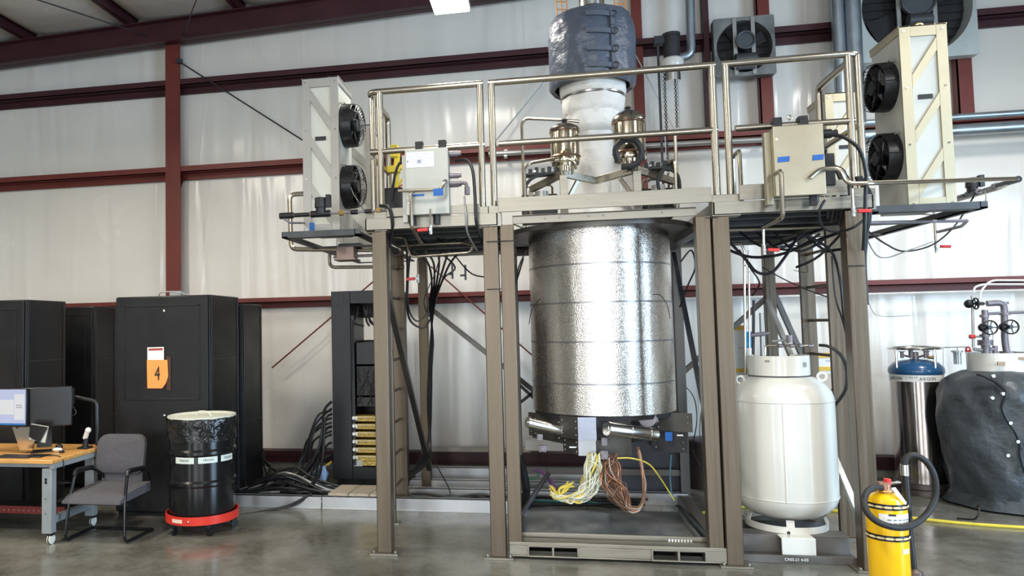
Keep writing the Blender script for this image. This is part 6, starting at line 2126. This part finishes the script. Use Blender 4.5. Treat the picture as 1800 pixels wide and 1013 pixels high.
for py in (893, 948):
    z = U(1555, py, Y=ey - er).z
    s = obj('black_band', G().lathe([(er + .001, z - .016), (er + .003, z - .016), (er + .003, z + .016), (er + .001, z + .016)], (exx, ey, 0), 48, cap=False), BLACKP, t)
    for k in range(-3, 4):
        a = ca3 + k * .42 + .1
        rr = Vector((math.cos(a), math.sin(a), 0))
        tt = Vector((-rr.y, rr.x, 0))
        c = Vector((exx, ey, z)) + rr * (er + .0035)
        g = G().prism([c - tt * .026, c - tt * .013 - Vector((0, 0, .006)), c + tt * .013 - Vector((0, 0, .006)), c + tt * .026, c + tt * .013 + Vector((0, 0, .006)), c - tt * .013 + Vector((0, 0, .006))], rr * .001)
        obj('band_slot', g, mat('cream_slot', (.75, .62, .35), .4), s)
z0, z1 = U(1560, 928, Y=ey - er).z, U(1560, 905, Y=ey - er).z
lb_ = cyl_patch(ca3 - .35, ca3 + 1.35, z0, z1, er + .001, WPAPER, 'label', t)
g = G()
for k in range(5):
    a = ca3 + .05 + k * .25
    for r_ in range(2):
        rr = Vector((math.cos(a), math.sin(a), 0))
        c = Vector((exx, ey, z1 - .03 - r_ * .02)) + rr * (er + .004)
        g.beam(c, c + Vector((-rr.y, rr.x, 0)) * .018, .001, .006)
obj('label_print', g, mat('print_grey', (.2, .2, .2), .6), lb_)
cyl_patch(ca3 + .1, ca3 + .45, z1 - .008, z1 + .002, er + .0035, INK, 'label_heading', lb_)
cyl_patch(ca3 + .7, ca3 + 1.15, U(1580, 975, Y=ey - er).z, U(1580, 967, Y=ey - er).z, er + .001, WPAPER, 'small_label', t)
hd = Vector((exx + .0, ey, zt))
obj('valve_head', G().cyl(hd, hd + Vector((0, 0, .05)), .03, n=14).box(hd.x - .035, hd.x + .02, hd.y - .02, hd.y + .02, hd.z + .03, hd.z + .06), mat('bronze_head', (.38, .20, .14), .4, .6), t)
obj('neck_ring', G().torus(hd + Vector((0, 0, .012)), .036, .006), BRASS, t)
g = G().beam(U(1544, 853, Y=ey), U(1582, 848, Y=ey), .028, .012).beam(U(1547, 857, Y=ey), U(1572, 862, Y=ey), .028, .01)
obj('lever', g, CHROME, t, .003)
obj('red_cap', G().cyl(U(1560, 853, Y=ey), U(1560, 842, Y=ey), .019, n=16), REDP, t)
tg = [U(1567, 858, Y=ey - .05), U(1574, 857, Y=ey - .05), U(1594, 884, Y=ey - .1), U(1592, 888, Y=ey - .1), U(1576, 872, Y=ey - .08)]
obj('paper_tag', G().prism(tg, (0, .002, 0)), WPAPER, t)
HP = [(1553, 858, 0), (1538, 857, -.05), (1524, 866, -.10), (1519, 884, -.16), (1526, 903, -.20), (1545, 919, -.22), (1575, 928, -.20), (1603, 924, -.12), (1628, 905, -.04), (1643, 878, 0), (1644, 845, 0), (1633, 818, 0), (1615, 803, 0), (1600, 801, 0), (1592, 808, 0), (1590, 820, 0)]
obj('hose', G().tube([U(a_, b_, Y=ey + y_) for a_, b_, y_ in HP], .0175, 12, 5), RUB, t)
obj('hose_fitting', G().cyl(U(1590, 817, Y=ey), U(1591, 836, Y=ey), .022, n=14), CHROME, t)
g = G().tube([U(1591, 835, Y=ey), U(1596, 900, Y=ey), U(1599, 950, Y=ey), U(1606, 1001, Y=ey)], .019, 12, 5)
g.beam(U(1592, 895, Y=ey), U(1599, 895, Y=ey), .03, .04).beam(U(1592, 946, Y=ey), U(1599, 946, Y=ey), .03, .04)
obj('wand', g, BLACKP, t)
c = U(1606, 1004, Y=ey)
zf2 = max(.0, c.z - .10)
obj('nozzle', G().lathe([(.045, c.z - .06), (.05, c.z - .03), (.045, c.z), (.02, c.z + .015)], (c.x, c.y, 0), 20), mat('nozzle_brown', (.10, .07, .06), .45, .3), t)

# yellow line over the floor at the right
hose('yellow_air_line', [(1.22, 7.0, .012), (1.4, 7.25, .012), (1.8, 7.5, .012), (2.4, 7.45, .012), (2.9, 7.3, .012), (3.5, 7.05, .012), (4.3, 6.95, .012), (5.5, 7.0, .012)], .014, mat('yellow_hose', (.62, .50, .05), .5),
     'yellow line lying across the floor from the skid past the wrapped tank', 'hose')
hose('cable', [(3.46, 7.25, .01), (3.5, 7.05, .06), (3.56, 7.1, .16), (3.6, 7.25, .10)], .008, CABLE, 'small black cord loop at the foot of the wrapped tank')
hose('cable', [U(1500, 448, Y=7.2), U(1530, 540, Y=7.6), U(1550, 556, Y=8.2), U(1600, 555, Y=8.4)], .003, PIPEG, 'faint thin wire between the right front leg and the wall')
